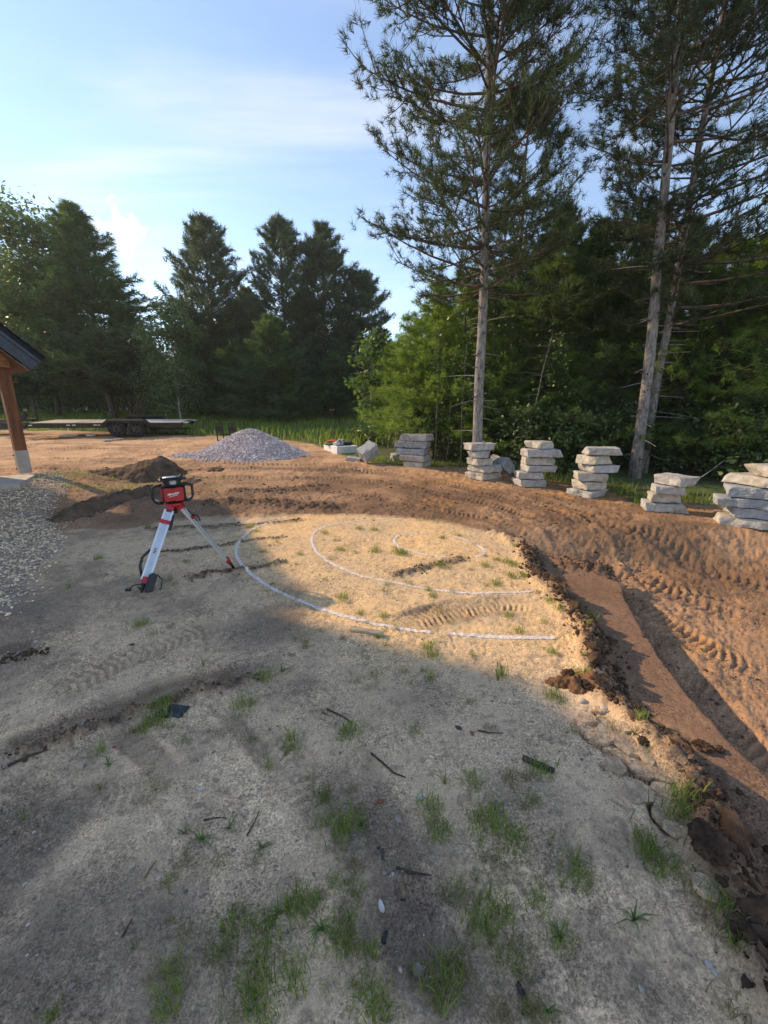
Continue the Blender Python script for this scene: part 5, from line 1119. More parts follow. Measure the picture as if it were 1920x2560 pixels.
TUFTS = [(370, 1319, 'dense', .9), (246, 1397, 'dense', .8), (174, 1470, 'tall', .6), (353, 1562, 'dense', .9), (382, 1588, 'fine', 1), (428, 1568, 'fine', .8), (465, 1405, 'dense', .6), (420, 1450, 'fine', 1), (440, 1462, 'fine', .9), (509, 1664, 'sparse', 1.2), (399, 1768, 'dense', 1.3), (415, 1750, 'fine', 1.2), (392, 1808, 'dense', 1.2), (430, 1815, 'fine', 1.0),
 (607, 1764, 'dense', 1.0), (612, 1790, 'fine', 1.0), (660, 1695, 'dense', .9), (706, 1678, 'broad', .9), (723, 1848, 'tall', 1.0), (730, 1870, 'dense', .9), (868, 1830, 'dense', 1.1), (858, 1850, 'fine', 1.1), (561, 1838, 'fine', .9), (677, 1920, 'tall', .7), (457, 1857, 'fine', .9), (250, 1880, 'tall', .8), (272, 1915, 'broad', .8), (382, 1967, 'fine', 1.0), (370, 2000, 'fine', .9), (573, 2071, 'broad', .7), (505, 2100, 'broad', .9), (460, 2085, 'broad', .6), (655, 2120, 'broad', .8), (250, 1975, 'sparse', 1),
 (579, 2372, 'fine', 1.2), (560, 2330, 'sparse', 1.5), (648, 2430, 'dense', 1.0), (752, 2250, 'dense', .8), (694, 2285, 'broad', .8), (720, 2270, 'tall', .6), (804, 2320, 'broad', 1.0), (850, 2330, 'dense', .9), (874, 2300, 'sparse', 1.2), (926, 2383, 'tall', .8), (900, 2370, 'straw', .6), (631, 2499, 'tall', .9), (650, 2530, 'dense', .9), (416, 2534, 'dense', .7), (127, 2550, 'tall', .6), (60, 2050, 'sparse', .8), (540, 2380, 'fine', .9),
 (874, 2062, 'dense', 1.3), (850, 2080, 'tall', .9), (905, 2060, 'broad', .8), (798, 1990, 'fine', 1.1), (812, 2000, 'dense', .6), (1076, 2015, 'dense', 1.0), (1090, 2060, 'fine', 1.1), (1111, 1958, 'sparse', 1.4), (1186, 1955, 'dense', .9), (1215, 2060, 'dense', 1.4), (1205, 2030, 'fine', 1.4), (1105, 2090, 'dense', .9), (1273, 2090, 'dense', 1.0), (1290, 2130, 'fine', 1.2), (1240, 2150, 'fine', 1.1), (1446, 2185, 'dense', 1.1), (1440, 2160, 'sparse', 1.3), (1435, 1828, 'fine', .9), (1383, 1741, 'dense', 1.0), (1400, 1760, 'fine', 1.0), (1180, 1759, 'fine', .9), (1221, 1822, 'fine', .8), (1076, 1700, 'tall', .8), (1060, 1680, 'fine', .8), (1070, 1620, 'dense', .9), (1080, 1640, 'dense', .8), (1180, 1640, 'fine', .8), (1250, 1690, 'tall', 1.1), (1245, 1700, 'sparse', 1.2), (891, 1705, 'fine', 1.0), (940, 1690, 'fine', .9), (1010, 1680, 'straw', .7),
 (990, 1570, 'fine', .7), (960, 1540, 'dense', .6), (1469, 1545, 'dense', 1.3), (1475, 1560, 'tall', .6), (1440, 1512, 'dense', .8), (1377, 1504, 'dense', .9), (1400, 1510, 'dense', .8), (1342, 1481, 'fine', .8), (1441, 1684, 'dense', .7), (1463, 1685, 'tall', .7), (1458, 1640, 'tall', .5), (1380, 1632, 'dense', .7), (1597, 1800, 'tall', .9), (1590, 1815, 'sparse', 1.3), (1545, 1835, 'fine', .9), (1530, 1810, 'fine', 1.0), (1622, 1880, 'fine', .9), (1580, 1890, 'broad', .4), (1700, 2000, 'dense', 1.3), (1712, 2040, 'dense', 1.3), (1690, 2060, 'fine', 1.5), (1720, 1970, 'sparse', 1.5), (1626, 2130, 'dense', 1.2), (1640, 2160, 'dense', 1.0), (1605, 2110, 'fine', 1.2), (1585, 2300, 'broad', 1.0), (1400, 2345, 'broad', .8), (1410, 2360, 'dense', .8), (1747, 2180, 'broad', .8), (1730, 2210, 'fine', 1.2), (1790, 2220, 'fine', 1.3), (1820, 2260, 'dense', .9), (1840, 2365, 'tall', .7), (1800, 2320, 'fine', 1.2), (1845, 2520, 'straw', 1.0), (1238, 2275, 'dense', 1.1), (1255, 2300, 'fine', 1.1), (1157, 2245, 'fine', 1.2), (1140, 2220, 'fine', 1.0), (1261, 2412, 'fine', 1.3), (1300, 2420, 'straw', .6), (1111, 2455, 'dense', 1.1), (1120, 2420, 'fine', 1.2), (926, 2500, 'dense', 1.0), (960, 2540, 'fine', 1.2), (1370, 2530, 'broad', .6), (1300, 2380, 'fine', 1.0), (1190, 2205, 'broad', .3), (1310, 2010, 'fine', .8),
 (856, 1493, 'dense', .9), (856, 1505, 'fine', .9), (810, 1332, 'dense', .8), (840, 1352, 'fine', .9), (897, 1322, 'dense', .9), (937, 1325, 'dense', .9), (937, 1379, 'dense', 1.1), (995, 1382, 'dense', 1.3), (1010, 1385, 'dense', 1.0), (850, 1375, 'dense', .9), (870, 1365, 'fine', .9), (885, 1380, 'fine', .9), (830, 1398, 'fine', .9), (625, 1318, 'dense', 1.0), (640, 1330, 'dense', .8), (692, 1355, 'tall', .6), (658, 1380, 'dense', .7), (742, 1412, 'fine', .6), (750, 1386, 'dense', .6), (1020, 1460, 'fine', 1.0), (970, 1462, 'fine', .9), (1100, 1415, 'dense', .9), (1120, 1420, 'fine', 1.0), (1215, 1415, 'dense', .9), (1240, 1400, 'dense', .7), (1267, 1406, 'dense', 1.0), (1290, 1415, 'dense', 1.0), (1275, 1440, 'dense', .9), (1240, 1460, 'dense', .9), (1215, 1465, 'fine', .9), (1310, 1440, 'dense', .9), (1290, 1360, 'dense', .8), (1300, 1345, 'fine', .9), (1105, 1345, 'dense', .7), (810, 1450, 'fine', .8), (1180, 1425, 'fine', .8), (960, 1478, 'tall', .5), (1070, 1475, 'dense', .6), (1130, 1480, 'fine', .8), (1100, 1540, 'fine', .8), (1270, 1540, 'dense', .8), (1300, 1580, 'dense', .7), (1360, 1555, 'fine', .8)]
_r = np.random.default_rng(9)
for _ in range(70):
    px, py = (_r.uniform(1050, 1420), _r.uniform(1900, 2540)) if _r.random() < .45 else (_r.uniform(330, 1000), _r.uniform(2050, 2550)) if _r.random() < .7 else (_r.uniform(300, 1350), _r.uniform(1700, 2000))
    TUFTS.append((px, py, ['fine', 'fine', 'sparse', 'dense', 'straw', 'fine'][_r.integers(0, 6)], _r.uniform(.45, 1.0)))
for _ in range(40):
    px, py = _r.uniform(640, 1330), _r.uniform(1320, 1640); TUFTS.append((px, py, ['fine', 'dense', 'sparse', 'straw'][_r.integers(0, 4)], _r.uniform(.3, .7)))
TG = {}
for i, (px, py, kind, sc) in enumerate(TUFTS):
    q = on(px, py); o = link('grass_tuft', TM[kind][i % 3], None, q, (0, 0, i*1.7)); o.scale = (sc*(.70 if py > 1700 else .80),)*2+(sc*(.64 if py > 1700 else .8),)
    zn = zone(px, py); TG.setdefault((kind, zn), []).append((q.x/q.y, o))
ORD = ['leftmost']+[w+' from left' for w in 'second third fourth fifth sixth seventh eighth ninth tenth eleventh twelfth thirteenth fourteenth fifteenth sixteenth seventeenth eighteenth nineteenth twentieth'.split()]+[f'{k}th from left' for k in range(21, 80)]
ORD_ = ['leftmost', 'second from left', 'third from left', 'fourth from left', 'fifth from left', 'sixth from left', 'seventh from left', 'eighth from left', 'ninth from left', 'tenth from left', 'eleventh from left', 'twelfth from left', 'thirteenth from left', 'fourteenth from left', 'fifteenth from left', 'sixteenth from left', 'seventeenth from left', 'eighteenth from left']
for (kind, zn), lst in TG.items():
    lst.sort(key=lambda e: e[0])
    for k, (_, o) in enumerate(lst):
        od = '' if len(lst) == 1 else (', rightmost one' if k == len(lst)-1 else ', '+ORD[k])
        tag(o, f'{DESC[kind]} {zn}{od}', 'grass tuft', f'{DESC[kind]}s {zn}')

# ------------------------------------------------------------------ flatbed trailer
tz = 18.6; tl = gp(101, tz); tr_ = gp(447, tz); TX0, TX1 = tl.x, tr_.x; tg = gz((TX0+TX1)/2, tz)
trl = thing('flatbed_trailer', ((TX0+TX1)/2, tz, tg), 0, 'low black flatbed trailer with wooden deck parked at the meadow edge', 'trailer'); trl.rotation_euler = (rad(3.0), 0, rad(11))
TL = TX1-TX0; hx = TL/2; DK = .62
def tpart(name, m, mat, parent=trl, smooth=False): return link(name, m.mesh(name, mat, smooth), parent)
split = -hx+TL*.305; axle = [gp(298, tz).x-(TX0+TX1)/2, gp(343, tz).x-(TX0+TX1)/2]
for k in range(8):
    y0 = .06+k*.255
    m = MB(); m.box(((-hx+split)/2, y0+.12, DK), (split+hx-.03, .245, .045)); tpart('deck_plank', m, PLANK)
    m = MB(); m.box(((split+axle[0]-.5)/2, y0+.12, DK+.004), (axle[0]-.5-split-.04, .245, .045)); tpart('deck_plank', m, PLANK)
    m = MB(); m.box(((axle[0]-.5+hx)/2, y0+.12, DK+.002), (hx-axle[0]+.5-.02, .245, .045)); tpart('deck_plank', m, PLANKG)
m = MB()
m.box((0, .02, DK-.10), (TL, .06, .20)); m.box((0, 2.12, DK-.10), (TL, .06, .20))
for k in range(9): m.box((-hx+.2+k*(TL-.4)/8, 1.07, DK-.09), (.06, 2.0, .10))
m.box((hx-.02, 1.07, DK-.02), (.05, 2.14, .10)); m.box((-hx+.02, 1.07, DK-.05), (.05, 2.14, .18)); tpart('frame', m, BLACKM)
m = MB(); m.box((split, 1.07, DK+.03), (.05, 2.1, .012)); tpart('deck_hinge', m, ALU)
for sgn, yy in ((-1, -.13), (1, 2.27)):
    a0, a1 = axle[0]-.62, axle[1]+.62; prof = [(a0, DK-.06), (a0+.30, DK+.17), (a1-.30, DK+.17), (a1, DK-.06)]
    m = MB()
    for (xa, za), (xb, zb) in zip(prof[:-1], prof[1:]): m.bar((xa, yy, za), (xb, yy, zb), .30, .022)
    edge = yy-.14 if sgn < 0 else yy+.14
    m.prism([(p_[0], p_[1]-.016) for p_ in prof]+[(a1-.06, DK-.06), (a1-.34, DK+.085), (a0+.34, DK+.085), (a0+.06, DK-.06)], .012, Matrix.Translation((0, edge, 0)) @ Matrix.Rotation(rad(90), 4, 'X')); tpart('fender', m, BLACKM)
    for ax in axle:
        w = MB(); n_ = 28; Rw = Matrix.Translation((ax, yy+(-.13 if sgn < 0 else -.10), .375)) @ Matrix.Rotation(rad(90), 4, 'X')
        w.lathe([(.20, -.0), (.215, -.012), (.33, -.012), (.365, .02), (.375, .06), (.375, .15), (.365, .19), (.33, .215), (.215, .215)], n_, Matrix.Translation((ax, yy+.12, .375)) @ Matrix.Rotation(rad(90), 4, 'X'))
        wh = tpart('wheel', w, TYRE, trl, True)
        r = MB(); RM = Matrix.Translation((ax, yy-.08 if sgn < 0 else yy+.10, .375)) @ Matrix.Rotation(rad(90), 4, 'X')
        r.lathe([(.0, .02), (.045, .02), (.05, .0), (.075, -.01), (.21, -.03), (.215, .03), (.22, -.05)], 20, RM); tpart('rim', r, BLACKM, wh, True)
        for q in range(8):
            a = q*math.pi/4; r = MB(); r.bar((ax+.06*math.cos(a), yy-.115 if sgn < 0 else yy+.115, .375+.06*math.sin(a)), (ax+.20*math.cos(a), yy-.10 if sgn < 0 else yy+.10, .375+.20*math.sin(a)), .022, .03); tpart('spoke', r, M('grey_spoke', (.10, .10, .11), .4) if 'grey_spoke' not in bpy.data.materials else bpy.data.materials['grey_spoke'], wh)
m = MB(); m.bar((-hx, .55, DK-.10), (-hx-1.7, 1.05, DK-.18), .08, .14); m.bar((-hx, 1.6, DK-.10), (-hx-1.7, 1.09, DK-.18), .08, .14); m.box((-hx-1.75, 1.07, DK-.18), (.30, .12, .12)); tpart('tongue', m, BLACKM)
m = MB(); m.tube([(-hx-1.2, 1.07, .05), (-hx-1.2, 1.07, .95)], .04, 10); m.box((-hx-1.2, 1.07, .04), (.2, .2, .03)); tpart('jack', m, BLACKM)
m = MB(); m.prism([(-hx-.05, DK-.22), (-hx-.95, DK-.10), (-hx-.95, DK+.04), (-hx-.30, DK+.02), (-hx-.05, DK-.05)], .10, Matrix.Translation((0, .06, 0)) @ Matrix.Rotation(rad(90), 4, 'X')); tpart('side_rail', m, BLACKM)
m = MB(); m.box((-hx-.55, .9, DK+.10), (.8, .5, .10)); m.bar((-hx-.75, .9, DK+.12), (-hx-.45, .9, DK+.32), .16, .16); tpart('winch', m, BLACKM)
for x in (-hx+.12, -hx+1.6, split-.1, split+.75, axle[0]-.75):
    m = MB(); m.box((x, -.014, DK-.08), (.14, .012, .04)); tpart('reflector', m, WHITEP)
m = MB(); m.box((hx-.55, 1.07, DK+.035), (1.0, .9, .03)); m.box((hx+.10, .35, DK+.0), (.25, .5, .05)); m.box((hx+.10, 1.8, DK+.0), (.25, .5, .05)); tpart('ramp', m, ALU)
m = MB(); m.box((axle[1]+1.2, .3, .30), (1.3, .08, .05)); m.box((axle[1]+1.25, 1.2, .26), (1.5, .5, .03)); tpart('ramp_rack', m, BLACKM)
for px, w, h_, lab in [(172, .95, .13, 'long white wrapped parcel on the dirt under the trailer deck'), (227, .42, .16, 'short white bag on the dirt under the trailer deck')]:
    q = gp(px, tz+.5); o = link('white_parcel', rock_mesh('white_parcel', .5, px, WHITEP, 3, .12, 1.2, (w, .3, h_)), None, q+Vector((0, 0, h_*.4))); tag(o, lab, 'parcel')
m = MB(); a_, b_ = on(258, 1104), on(307, 1099); m.bar(a_+Vector((0, 0, .03)), b_+Vector((0, 0, .04)), .14, .05); tag(link('board', m.mesh('board', PLANKG)), 'pale loose board on the dirt in front of the trailer wheels', 'board')
# second trailer, mostly out of frame at left
q = gp(8, 19.5); tr2 = thing('cargo_trailer', (q.x-1.2, 19.5, q.z), 0, 'black trailer nose cut by the left picture edge', 'trailer')
m = MB(); m.prism([(-1.9, .62), (1.15, .62), (1.62, .42), (1.62, .30), (-1.9, .30)], .9, Matrix.Translation((0, .9, .12)) @ Matrix.Rotation(rad(90), 4, 'X')); link('body', m.mesh('body', BLACKM), tr2)
m = MB(); m.bar((-1.9, .45, .36), (1.9, .45, .36), .08, .14); m.bar((-1.9, .02, .34), (1.6, .02, .34), .06, .10); link('frame', m.mesh('frame', BLACKM), tr2)
for dx in (-1.3, -.4):
    w = MB(); w.lathe([(.0, .0), (.20, -.0), (.215, -.012), (.32, -.012), (.35, .04), (.35, .17), (.32, .20)], 24, Matrix.Translation((dx, .2, .35)) @ Matrix.Rotation(rad(90), 4, 'X')); link('wheel', w.mesh('wheel', TYRE, True), tr2)

# steel rack behind the stone pile
rk = thing('steel_rack', gp(552, 17.2), 0, 'black steel rack of two upright frames behind the stone pile', 'rack')
for x0 in (0.0, .53):
    m = MB()
    for xx in (x0-.13, x0+.13): m.box((xx, 0, .36), (.035, .035, .80))
    m.box((x0, 0, .74), (.30, .04, .035)); m.box((x0, 0, .38), (.27, .035, .04)); m.box((x0, 0, .52), (.25, .012, .22)); link('upright', m.mesh('upright', BLACKM), rk)
m = MB(); m.box((.26, 0, .30), (.66, .04, .06)); m.box((.26, .3, .04), (.8, .5, .05)); link('crossbar', m.mesh('crossbar', BLACKM), rk)

# white foam block with gear on top
fb = on(842, 1137); FZ = fb.z
m = MB(); RZ = Matrix.Rotation(rad(30), 3, 'Z'); c = fb+RZ @ Vector((.42, .62, 0)); m.box((0, 0, 0), (.80, 1.22, .27), RZ)
bm = bmesh.new(); me = m.mesh('foam_block', FOAM); bm.from_mesh(me); bmesh.ops.bevel(bm, geom=bm.edges[:], offset=.018, segments=2, affect='EDGES'); bm.to_mesh(me); bm.free()
fo = link('foam_block', me, None, Vector((c.x, c.y, FZ+.135))); tag(fo, 'big white foam block lying at the grass edge under loose gear', 'foam block'); top = FZ+.27
def onblock(dx, dy, dz): v = RZ @ Vector((dx, dy, 0)); return Vector((c.x+v.x, c.y+v.y, top+dz))
m = MB(); Rb = Matrix.Rotation(rad(96), 4, 'X') @ Matrix.Rotation(0, 4, 'Z')
m.lathe([(0, -.15), (.085, -.15), (.105, .13), (.118, .132), (.118, .15), (.096, .15), (.078, -.13), (0, -.13)], 24, Matrix.Rotation(rad(-18), 4, 'Z') @ Rb); tag(link('bucket', m.mesh('bucket', WHITEP, True), None, onblock(.0, -.10, .112)), 'white bucket tipped on its side on the foam block', 'bucket')
for nm, mat, s_, fl, dx, dy, dz, lab in [('sack', WHITEP, .13, (1.1, .8, .6), -.22, -.18, .06, 'white sack left of the tipped bucket'), ('sack', WHITEP, .10, (1.0, .8, .7), -.30, .36, .06, 'small white sack at the far end of the foam block'),
      ('fabric_bundle', GREENF, .14, (1.4, .7, .32), -.33, .14, .035, 'green fabric bundle on the foam block'), ('fabric_bundle', ORANGE, .22, (1.5, .7, .42), -.08, .28, .08, 'orange fabric bundle heaped behind the tipped bucket'), ('fabric_bundle', ORANGE, .13, (1.3, .6, .4), .22, .08, .05, 'small orange strap bundle right of the tipped bucket'),
      ('tool_bag', NAVY, .12, (1.3, .7, .5), .28, -.05, .05, 'navy tool bag at the right end of the foam block')]:
    o = link(nm, rock_mesh(nm, s_, int(abs(dx)*100+abs(dy)*37), mat, 3, .35, 1.5, fl), None, onblock(dx, dy, dz), (0, 0, rad(30))); tag(o, lab, 'bag' if nm != 'sack' else 'sack')
m = MB(); m.tube([onblock(-.35, -.5, .012), onblock(-.1, -.42, .02), onblock(.15, -.30, .012), onblock(.34, -.28, .012)], .012, 6); tag(link('pipe', m.mesh('pipe', NAVY, True)), 'dark thin pipe laid across the foam block', 'pipe')

# ------------------------------------------------------------------ tripod and rotary laser
F1, F2 = on(352, 1483), on(587, 1421); F3 = on(391, 1376)
A = at(436, 1263, 4.12)
tri = thing('tripod', (A.x, A.y, gz(A.x, A.y)), 0, 'aluminium survey tripod with red clamps standing on the shaded sand', 'tripod'); TO = Vector(tri.location)
def tpp(name, m, mat, par=tri, smooth=False): return link(name, m.mesh(name, mat, smooth), par)
m = MB(); m.lathe([(0, .030), (.075, .030), (.080, .022), (.080, .0), (.055, -.012), (0, -.012)], 20, Matrix.Translation(A-TO)); tpp('head_plate', m, REDP, smooth=True)
m = MB(); m.box(A-TO+Vector((.01, -.02, -.045)), (.04, .05, .07)); tpp('centre_knob', m, BLKP)
for i, (F, wide) in enumerate(((F1, .088), (F2, .060), (F3, .062))):
    d = Vector((F.x-A.x, F.y-A.y, 0)).normalized(); h0 = A+d*.062-Vector((0, 0, .012)); ax = (F-h0); Lg = ax.length; ax.normalize()
    sidev = ax.cross(Vector((0, 0, 1))).normalized(); out = sidev.cross(ax).normalized()
    if i == 0:     # this leg shows its broad face to the viewer
        vw = (Vector((0, 0, CAMZ))-h0).normalized(); sidev = ax.cross(vw).normalized(); out = sidev.cross(ax).normalized()
    l0 = h0-TO; l1 = F-TO-ax*.13
    leg = MB()
    for s_ in (-1, 1): leg.bar(l0+ax*.03+sidev*s_*wide*.42, l1+sidev*s_*wide*.36, .020, .030, up=out)
    lg = tpp('leg', leg, ALU)
    m = MB(); m.bar(l0+ax*.05, l1-ax*.02, wide*.70, .016, up=out); tpp('panel', m, ALUP if i == 0 else ALU, lg)
    m = MB(); m.box(l0, (.075, .065, .06), Matrix((sidev, out, ax)).transposed()); tpp('hinge', m, REDP, lg)
    m = MB(); m.bar(l0+ax*.14, l0+ax*.18, wide*1.12, .040, up=out); tpp('clamp', m, REDP, lg)
    m = MB(); m.bar(l0+ax*.07+sidev*-(wide*.62), l0+ax*.23+sidev*-(wide*.72), .024, .034, up=out); m.tube([l0+ax*.13+out*.02-sidev*wide*.6, l0+ax*.18+out*.05-sidev*wide*.75, l0+ax*.24+out*.04-sidev*wide*.7], .010, 6); tpp('lever', m, BLKP, lg)
    m = MB(); m.bar(l1-ax*.03, l1+ax*.035, wide*.66, .040, up=out); tpp('foot_clamp', m, REDP, lg)
    m = MB(); q0, q1 = l1+ax*.03, F-TO; m.tube([q0, q0+(q1-q0)*.6, q1-Vector((0, 0, .02))], [.020, .016, .004], 8)
    m.add([list(q0+(q1-q0)*.45+sidev*.055+out*.03), list(q0+(q1-q0)*.45-sidev*.012+out*.01), list(q0+(q1-q0)*.92+out*.01), list(q0+(q1-q0)*.45+sidev*.055+out*.02), list(q0+(q1-q0)*.45-sidev*.012), list(q0+(q1-q0)*.92)], t=[[0, 1, 2], [5, 4, 3]], q=[[0, 3, 4, 1], [1, 4, 5, 2], [2, 5, 3, 0]]); tpp('shoe', m, BLKP, lg)
    if i == 0:
        m = MB(); m.tube([l0+ax*Lg*.52+sidev*wide*.5, l0+ax*Lg*.62+sidev*(wide*.5+.045), l0+ax*Lg*.72+sidev*(wide*.5+.040), l0+ax*Lg*.82+sidev*wide*.45], .013, 6); tpp('strap', m, BLKP, lg, True)
        pc = l1+ax*.02-sidev*.055+out*.03; R_ = Matrix((sidev, out, ax)).transposed()
        m = MB(); m.box(pc, (.075, .055, .19), R_); bm = bmesh.new(); me = m.mesh('pouch', BLKP); bm.from_mesh(me); bmesh.ops.bevel(bm, geom=bm.edges[:], offset=.014, segments=2, affect='EDGES'); bm.to_mesh(me); bm.free(); link('pouch', me, lg)
        m = MB(); m.tube([pc-sidev*.03-ax*.09, pc-sidev*.085-ax*.05, pc-sidev*.10+ax*.03, pc-sidev*.07+ax*.10, pc-sidev*.02+ax*.10], .006, 6); tpp('strap', m, BLKP, lg, True)
        m = MB(); m.tube([pc+ax*.03+sidev*.03, pc+ax*.03+sidev*.09, pc+ax*.055+sidev*.14, pc+ax*.10+sidev*.165], .006, 6); m.box(pc+ax*.10+sidev*.165, (.05, .02, .025)); tpp('strap', m, BLKP, lg, True)
        m = MB(); tx = l0+ax*Lg*.50+out*.012
        for k_ in range(4): m.box(tx+ax*(k_*.014)+sidev*(.004*(k_ % 2)), (.018, .002, .009), R_)
        tpp('decal', m, REDP, lg)
LZ = thing('rotary_laser', (A.x, A.y, A.z+.031), math.atan2(-A.x, A.y)*1.0+rad(10), 'red and black rotary laser level with side handles on the tripod', 'laser level')
def bev(m, name, mat, off, seg=2):
    me = m.mesh(name, mat, True); bm = bmesh.new(); bm.from_mesh(me); bmesh.ops.bevel(bm, geom=bm.edges[:], offset=off, segments=seg, affect='EDGES'); bm.to_mesh(me); bm.free(); return me
m = MB(); m.box((.005, 0, .012), (.17, .15, .024)); m.box((.005, .005, .095), (.215, .155, .165)); m.box((.005, 0, .185), (.23, .165, .026)); link('housing', bev(m, 'housing', BLKP, .012), LZ)
pts = [(-.095, .026), (-.030, .034), (.015, .026), (.070, .028), (.085, .040), (.088, .150), (.078, .168), (.03, .166), (-.01, .160), (-.05, .166), (-.097, .168)]
m = MB(); m.prism(pts, .012, Matrix.Translation((0, -.072, 0)) @ Matrix.Rotation(rad(90), 4, 'X')); link('front_panel', m.mesh('front_panel', REDP), LZ)
m = MB(); m.prism([(-.06, .03), (.06, .03), (.06, .16), (-.06, .16)], .008, Matrix.Translation((-.1045, .01, 0)) @ Matrix.Rotation(rad(90), 4, 'Z') @ Matrix.Rotation(rad(90), 4, 'X')); link('side_panel', m.mesh('side_panel', REDP), LZ)
cu = bpy.data.curves.new('lettering', 'FONT'); cu.body = 'Milwaukee'; cu.size = .030; cu.extrude = .0008; cu.shear = .35; cu.align_x = 'CENTER'; cu.space_character = .86; cu.offset = .0007
tmp = bpy.data.objects.new('tmp', cu); C.objects.link(tmp); dg = bpy.context.evaluated_depsgraph_get(); me = bpy.data.meshes.new_from_object(tmp.evaluated_get(dg)); bpy.data.objects.remove(tmp)
me.materials.clear(); me.materials.append(WHITEP)
le = link('lettering', me, LZ, (-.012, -.0865, .098), (rad(90), rad(-8), 0)); 
m = MB(); m.prism([(-.050, -.006), (.042, -.006), (.036, -.001), (-.044, -.0015)], .0012, Matrix.Translation((-.012, -.086, .088)) @ Matrix.Rotation(rad(90), 4, 'X') @ Matrix.Rotation(rad(10), 4, 'Z')); link('logo_stroke', m.mesh('logo_stroke', WHITEP), LZ)
for s_ in (-1, 1):
    m = MB(); m.tube([(s_*.09, .0, .190), (s_*.145, -.005, .190), (s_*.178, -.008, .178), (s_*.190, -.008, .150), (s_*.190, -.008, .065), (s_*.176, -.006, .030), (s_*.150, -.004, .008), (s_*.10, 0, .008)], .0135, 10); link('handle', m.mesh('handle', BLKP, True), LZ)
    m = MB(); m.tube([(s_*.178, -.008, .052), (s_*.150, -.006, .036), (s_*.115, -.004, .030)], .008, 6); link('handle_grip', m.mesh('handle_grip', ALU, True), LZ)
m = MB(); m.lathe([(.055, .198), (.055, .238)], 20, Matrix.Translation((.005, 0, 0))); link('lens_ring', m.mesh('lens_ring', GLASSD, True), LZ)
for a in (45, 135, 225, 315):
    a = rad(a); m = MB(); m.bar((.005+.072*math.cos(a), .062*math.sin(a), .196), (.005+.085*math.cos(a), .070*math.sin(a), .245), .030, .030); link('pillar', m.mesh('pillar', BLKP), LZ)
m = MB(); m.prism([(-.125, -.06), (-.09, -.095), (.09, -.095), (.13, -.06), (.13, .06), (.09, .095), (-.09, .095), (-.125, .06)], .016, Matrix.Translation((.005, 0, .243))); m.prism([(-.095, -.05), (-.06, -.075), (.06, -.075), (.095, -.05), (.095, .05), (.06, .075), (-.06, .075), (-.095, .05)], .012, Matrix.Translation((.005, 0, .259))); link('top_cap', bev(m, 'top_cap', BLKP, .005), LZ)
m = MB(); m.box((-.02, -.02, .272), (.13, .10, .006)); link('top_plate', bev(m, 'top_plate', ALU, .002), LZ)
for x, y in ((-.10, -.05), (.075, -.055), (.11, .05)):
    m = MB(); m.lathe([(0, .022), (.014, .020), (.017, 0)], 12, Matrix.Translation((x, y, .262))); link('sight_knob', m.mesh('sight_knob', BLKP, True), LZ)

# ------------------------------------------------------------------ small things on the sand
def lath(name, a, b, w, h_, mat, lab, cat, lift=.008):
    a_, b_ = on(*a), on(*b); m = MB(); m.bar(a_+Vector((0, 0, lift)), b_+Vector((0, 0, lift)), w, h_); o = link(name, bev(m, name, mat, .002, 1)); tag(o, lab, cat); return o
lath('wooden_stake', (876, 1576), (957, 1592), .045, .028, STAKE, 'pale wooden stake lying in front of the outer white curve', 'stake', .016)
lath('wood_strip', (1306, 1897), (1386, 1932), .030, .012, STICK, 'dark weathered wood strip lying on the shaded sand at right', 'wood strip', .010)
def twig(pts, r, lab, mat=STICK):
    P = [on(*p)+Vector((0, 0, r*1.1)) for p in pts]; m = MB(); m.tube(P, r*np.linspace(1, .5, len(P)), 6); tag(link('twig', m.mesh('twig', mat, True)), lab, 'twig', None)
twig([(928, 1886), (960, 1912), (985, 1935), (1014, 1946)], .006, 'dark twig slanting above the pebbles in mid sand')
twig([(818, 1776), (850, 1790), (880, 1808)], .006, 'short dark twig beside a pale straw')
twig([(805, 1782), (838, 1798)], .004, 'pale straw left of the short dark twig', STRAW)
twig([(742, 1798), (785, 1788)], .003, 'pale thin straw on the sand left of the twigs', STRAW)
twig([(1195, 1828), (1225, 1834), (1258, 1834)], .0045, 'thin dark twig right of the red stone')
twig([(20, 1916), (70, 1896), (118, 1876)], .008, 'long dark stick beside the left rut')
twig([(362, 2196), (378, 2170), (391, 2153)], .0035, 'pale bent straw left of the white stone', STRAW)
twig([(306, 2345), (318, 2322), (330, 2300)], .004, 'dark short stick in the left foreground')
twig([(990, 2172), (1030, 2184), (1078, 2190)], .006, 'dark root piece across the centre foreground soil')
twig([(510, 2052), (540, 2046), (566, 2046)], .0035, 'thin dark twig above the broad left weeds')
twig([(618, 2090), (636, 2058), (648, 2030)], .0035, 'curved thin twig right of the broad left weeds')
def leafm(px, py, s_, mat, nm, lab, cat, rz=0, curl=.3):
    q = on(px, py); n = 9; t = np.linspace(-1, 1, n); w = (1-t**2)**.7*.42+.02; m = MB()
    V = np.concatenate([np.column_stack([t, w, curl*t**2+.25*w]), np.column_stack([t, t*0, curl*t**2]), np.column_stack([t, -w, curl*t**2+.25*w])])*s_
    Q_ = [[i, i+1, n+i+1, n+i] for i in range(n-1)]+[[n+i, n+i+1, 2*n+i+1, 2*n+i] for i in range(n-1)]; V2 = V.copy(); V2[:, 2] -= .0012
    m.add(V, q=Q_); m.add(V2, q=[x[::-1] for x in Q_]); tag(link(nm, m.mesh(nm, mat, True), None, q+Vector((0, 0, .004)), (0, 0, rz)), lab, cat)
DRY = M('dry_leaf', (.30, .20, .11), .8, scale=20, var=.3); SCR = M('paper_scrap', (.62, .59, .54), .8, scale=20, var=.08)
leafm(1005, 2240, .028, DRY, 'dry_leaf', 'curled pinkish dry leaf standing in the dark foreground soil', 'leaf', rad(100), .9)
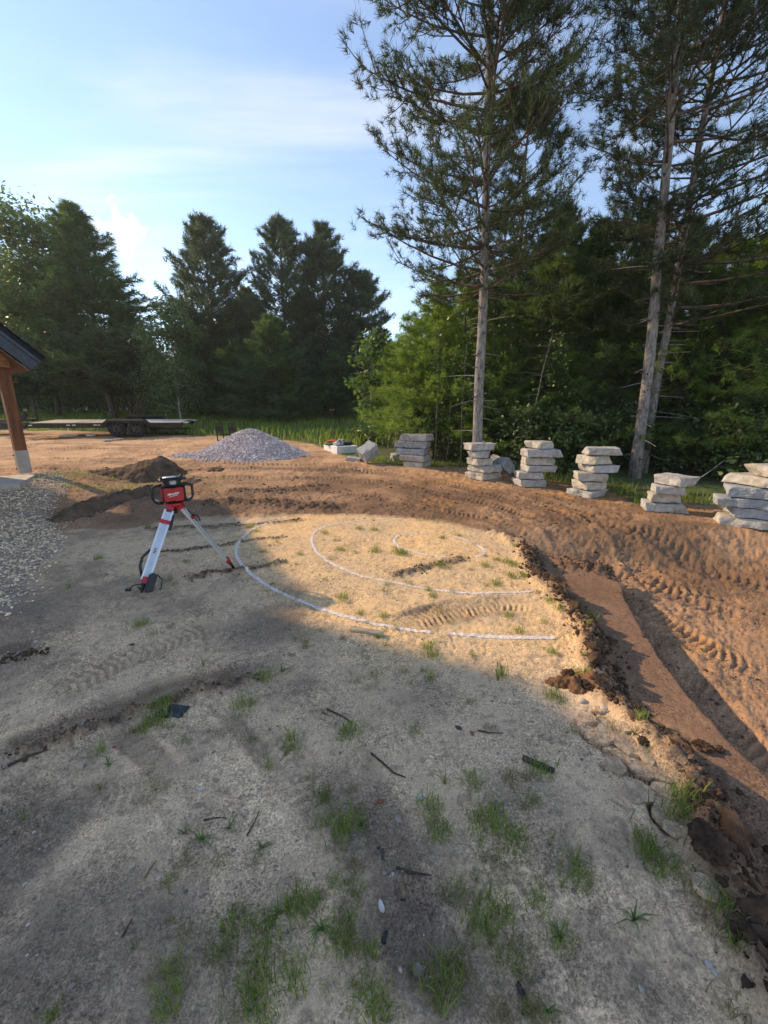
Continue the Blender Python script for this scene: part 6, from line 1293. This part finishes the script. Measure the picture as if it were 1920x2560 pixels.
leafm(1228, 2350, .022, DRY, 'dry_leaf', 'small orange leaf on the dark soil at bottom', 'leaf', .4); leafm(1172, 2325, .018, DRY, 'dry_leaf', 'faded brown leaf above the small orange leaf', 'leaf', 1.4)
leafm(1052, 1996, .026, SCR, 'paper_scrap', 'white crumpled scrap beside the dense grass', 'scrap', .5, .5); leafm(954, 2272, .022, SCR, 'paper_scrap', 'white folded scrap left of the curled dry leaf', 'scrap', 1.9, .5); leafm(504, 1975, .020, SCR, 'paper_scrap', 'pale scrap on the left sand below the footprints', 'scrap', .2, .6)
RAG = M('black_rag', (.045, .055, .065), .7, scale=12, var=.3)
q = on(434, 1782); m = MB(); gx, gy = np.meshgrid(np.linspace(-.075, .075, 16), np.linspace(-.05, .05, 12)); Zr = .012+.012*fbm(gx, gy, 26, 3, 3)+.01*np.maximum(fbm(gx, gy, 12, 2, 4), 0)
id_ = np.arange(gx.size).reshape(gx.shape); Qr = np.stack([id_[:-1, :-1], id_[:-1, 1:], id_[1:, 1:], id_[1:, :-1]], -1).reshape(-1, 4); Vr = np.stack([gx.ravel()+.008*fbm(gx, gy, 30, 2, 8).ravel(), gy.ravel()+.02*gx.ravel()*3, Zr.ravel()], -1)
m.add(Vr, q=Qr); V2 = Vr.copy(); V2[:, 2] -= .006; m.add(V2, q=Qr[:, ::-1]); tag(link('rag', m.mesh('rag', RAG, True), None, q, (0, 0, -.15)), 'crumpled dark slate rag in the grass left of centre', 'rag')
for px, py, rz, lab in [(962, 2345, 1.2, 'black plastic bit left of the dark soil patch'), (1303, 2478, 1.9, 'black plastic bit at the bottom right of the dark soil')]:
    q = on(px, py); o = link('plastic_scrap', rock_mesh('plastic_scrap', .016, px, BLKP, 2, .3, 1.5, (1.3, .6, .4)), None, q+Vector((0, 0, .005)), (0, 0, rz)); tag(o, lab, 'scrap')

# ------------------------------------------------------------------ morning haze
hz, nt, b = newmat('haze_air'); nt.nodes.remove(b)
vp = nt.nodes.new('ShaderNodeVolumePrincipled'); vp.inputs['Color'].default_value = (.88, .95, 1.0, 1); vp.inputs['Density'].default_value = .0006; vp.inputs['Anisotropy'].default_value = .35
nt.links.new(vp.outputs[0], nt.nodes['Material Output'].inputs['Volume'])
m = MB(); m.box((0, 150, 8.0), (1300, 760, 24.0)); tag(link('haze', m.mesh('haze', hz)), kind='stuff', label='thin pale morning haze in the air', cat='haze')
print('TRIS', sum(sum(len(p.vertices)-2 for p in m.polygons) for m in bpy.data.meshes if m.users), len(bpy.data.objects))
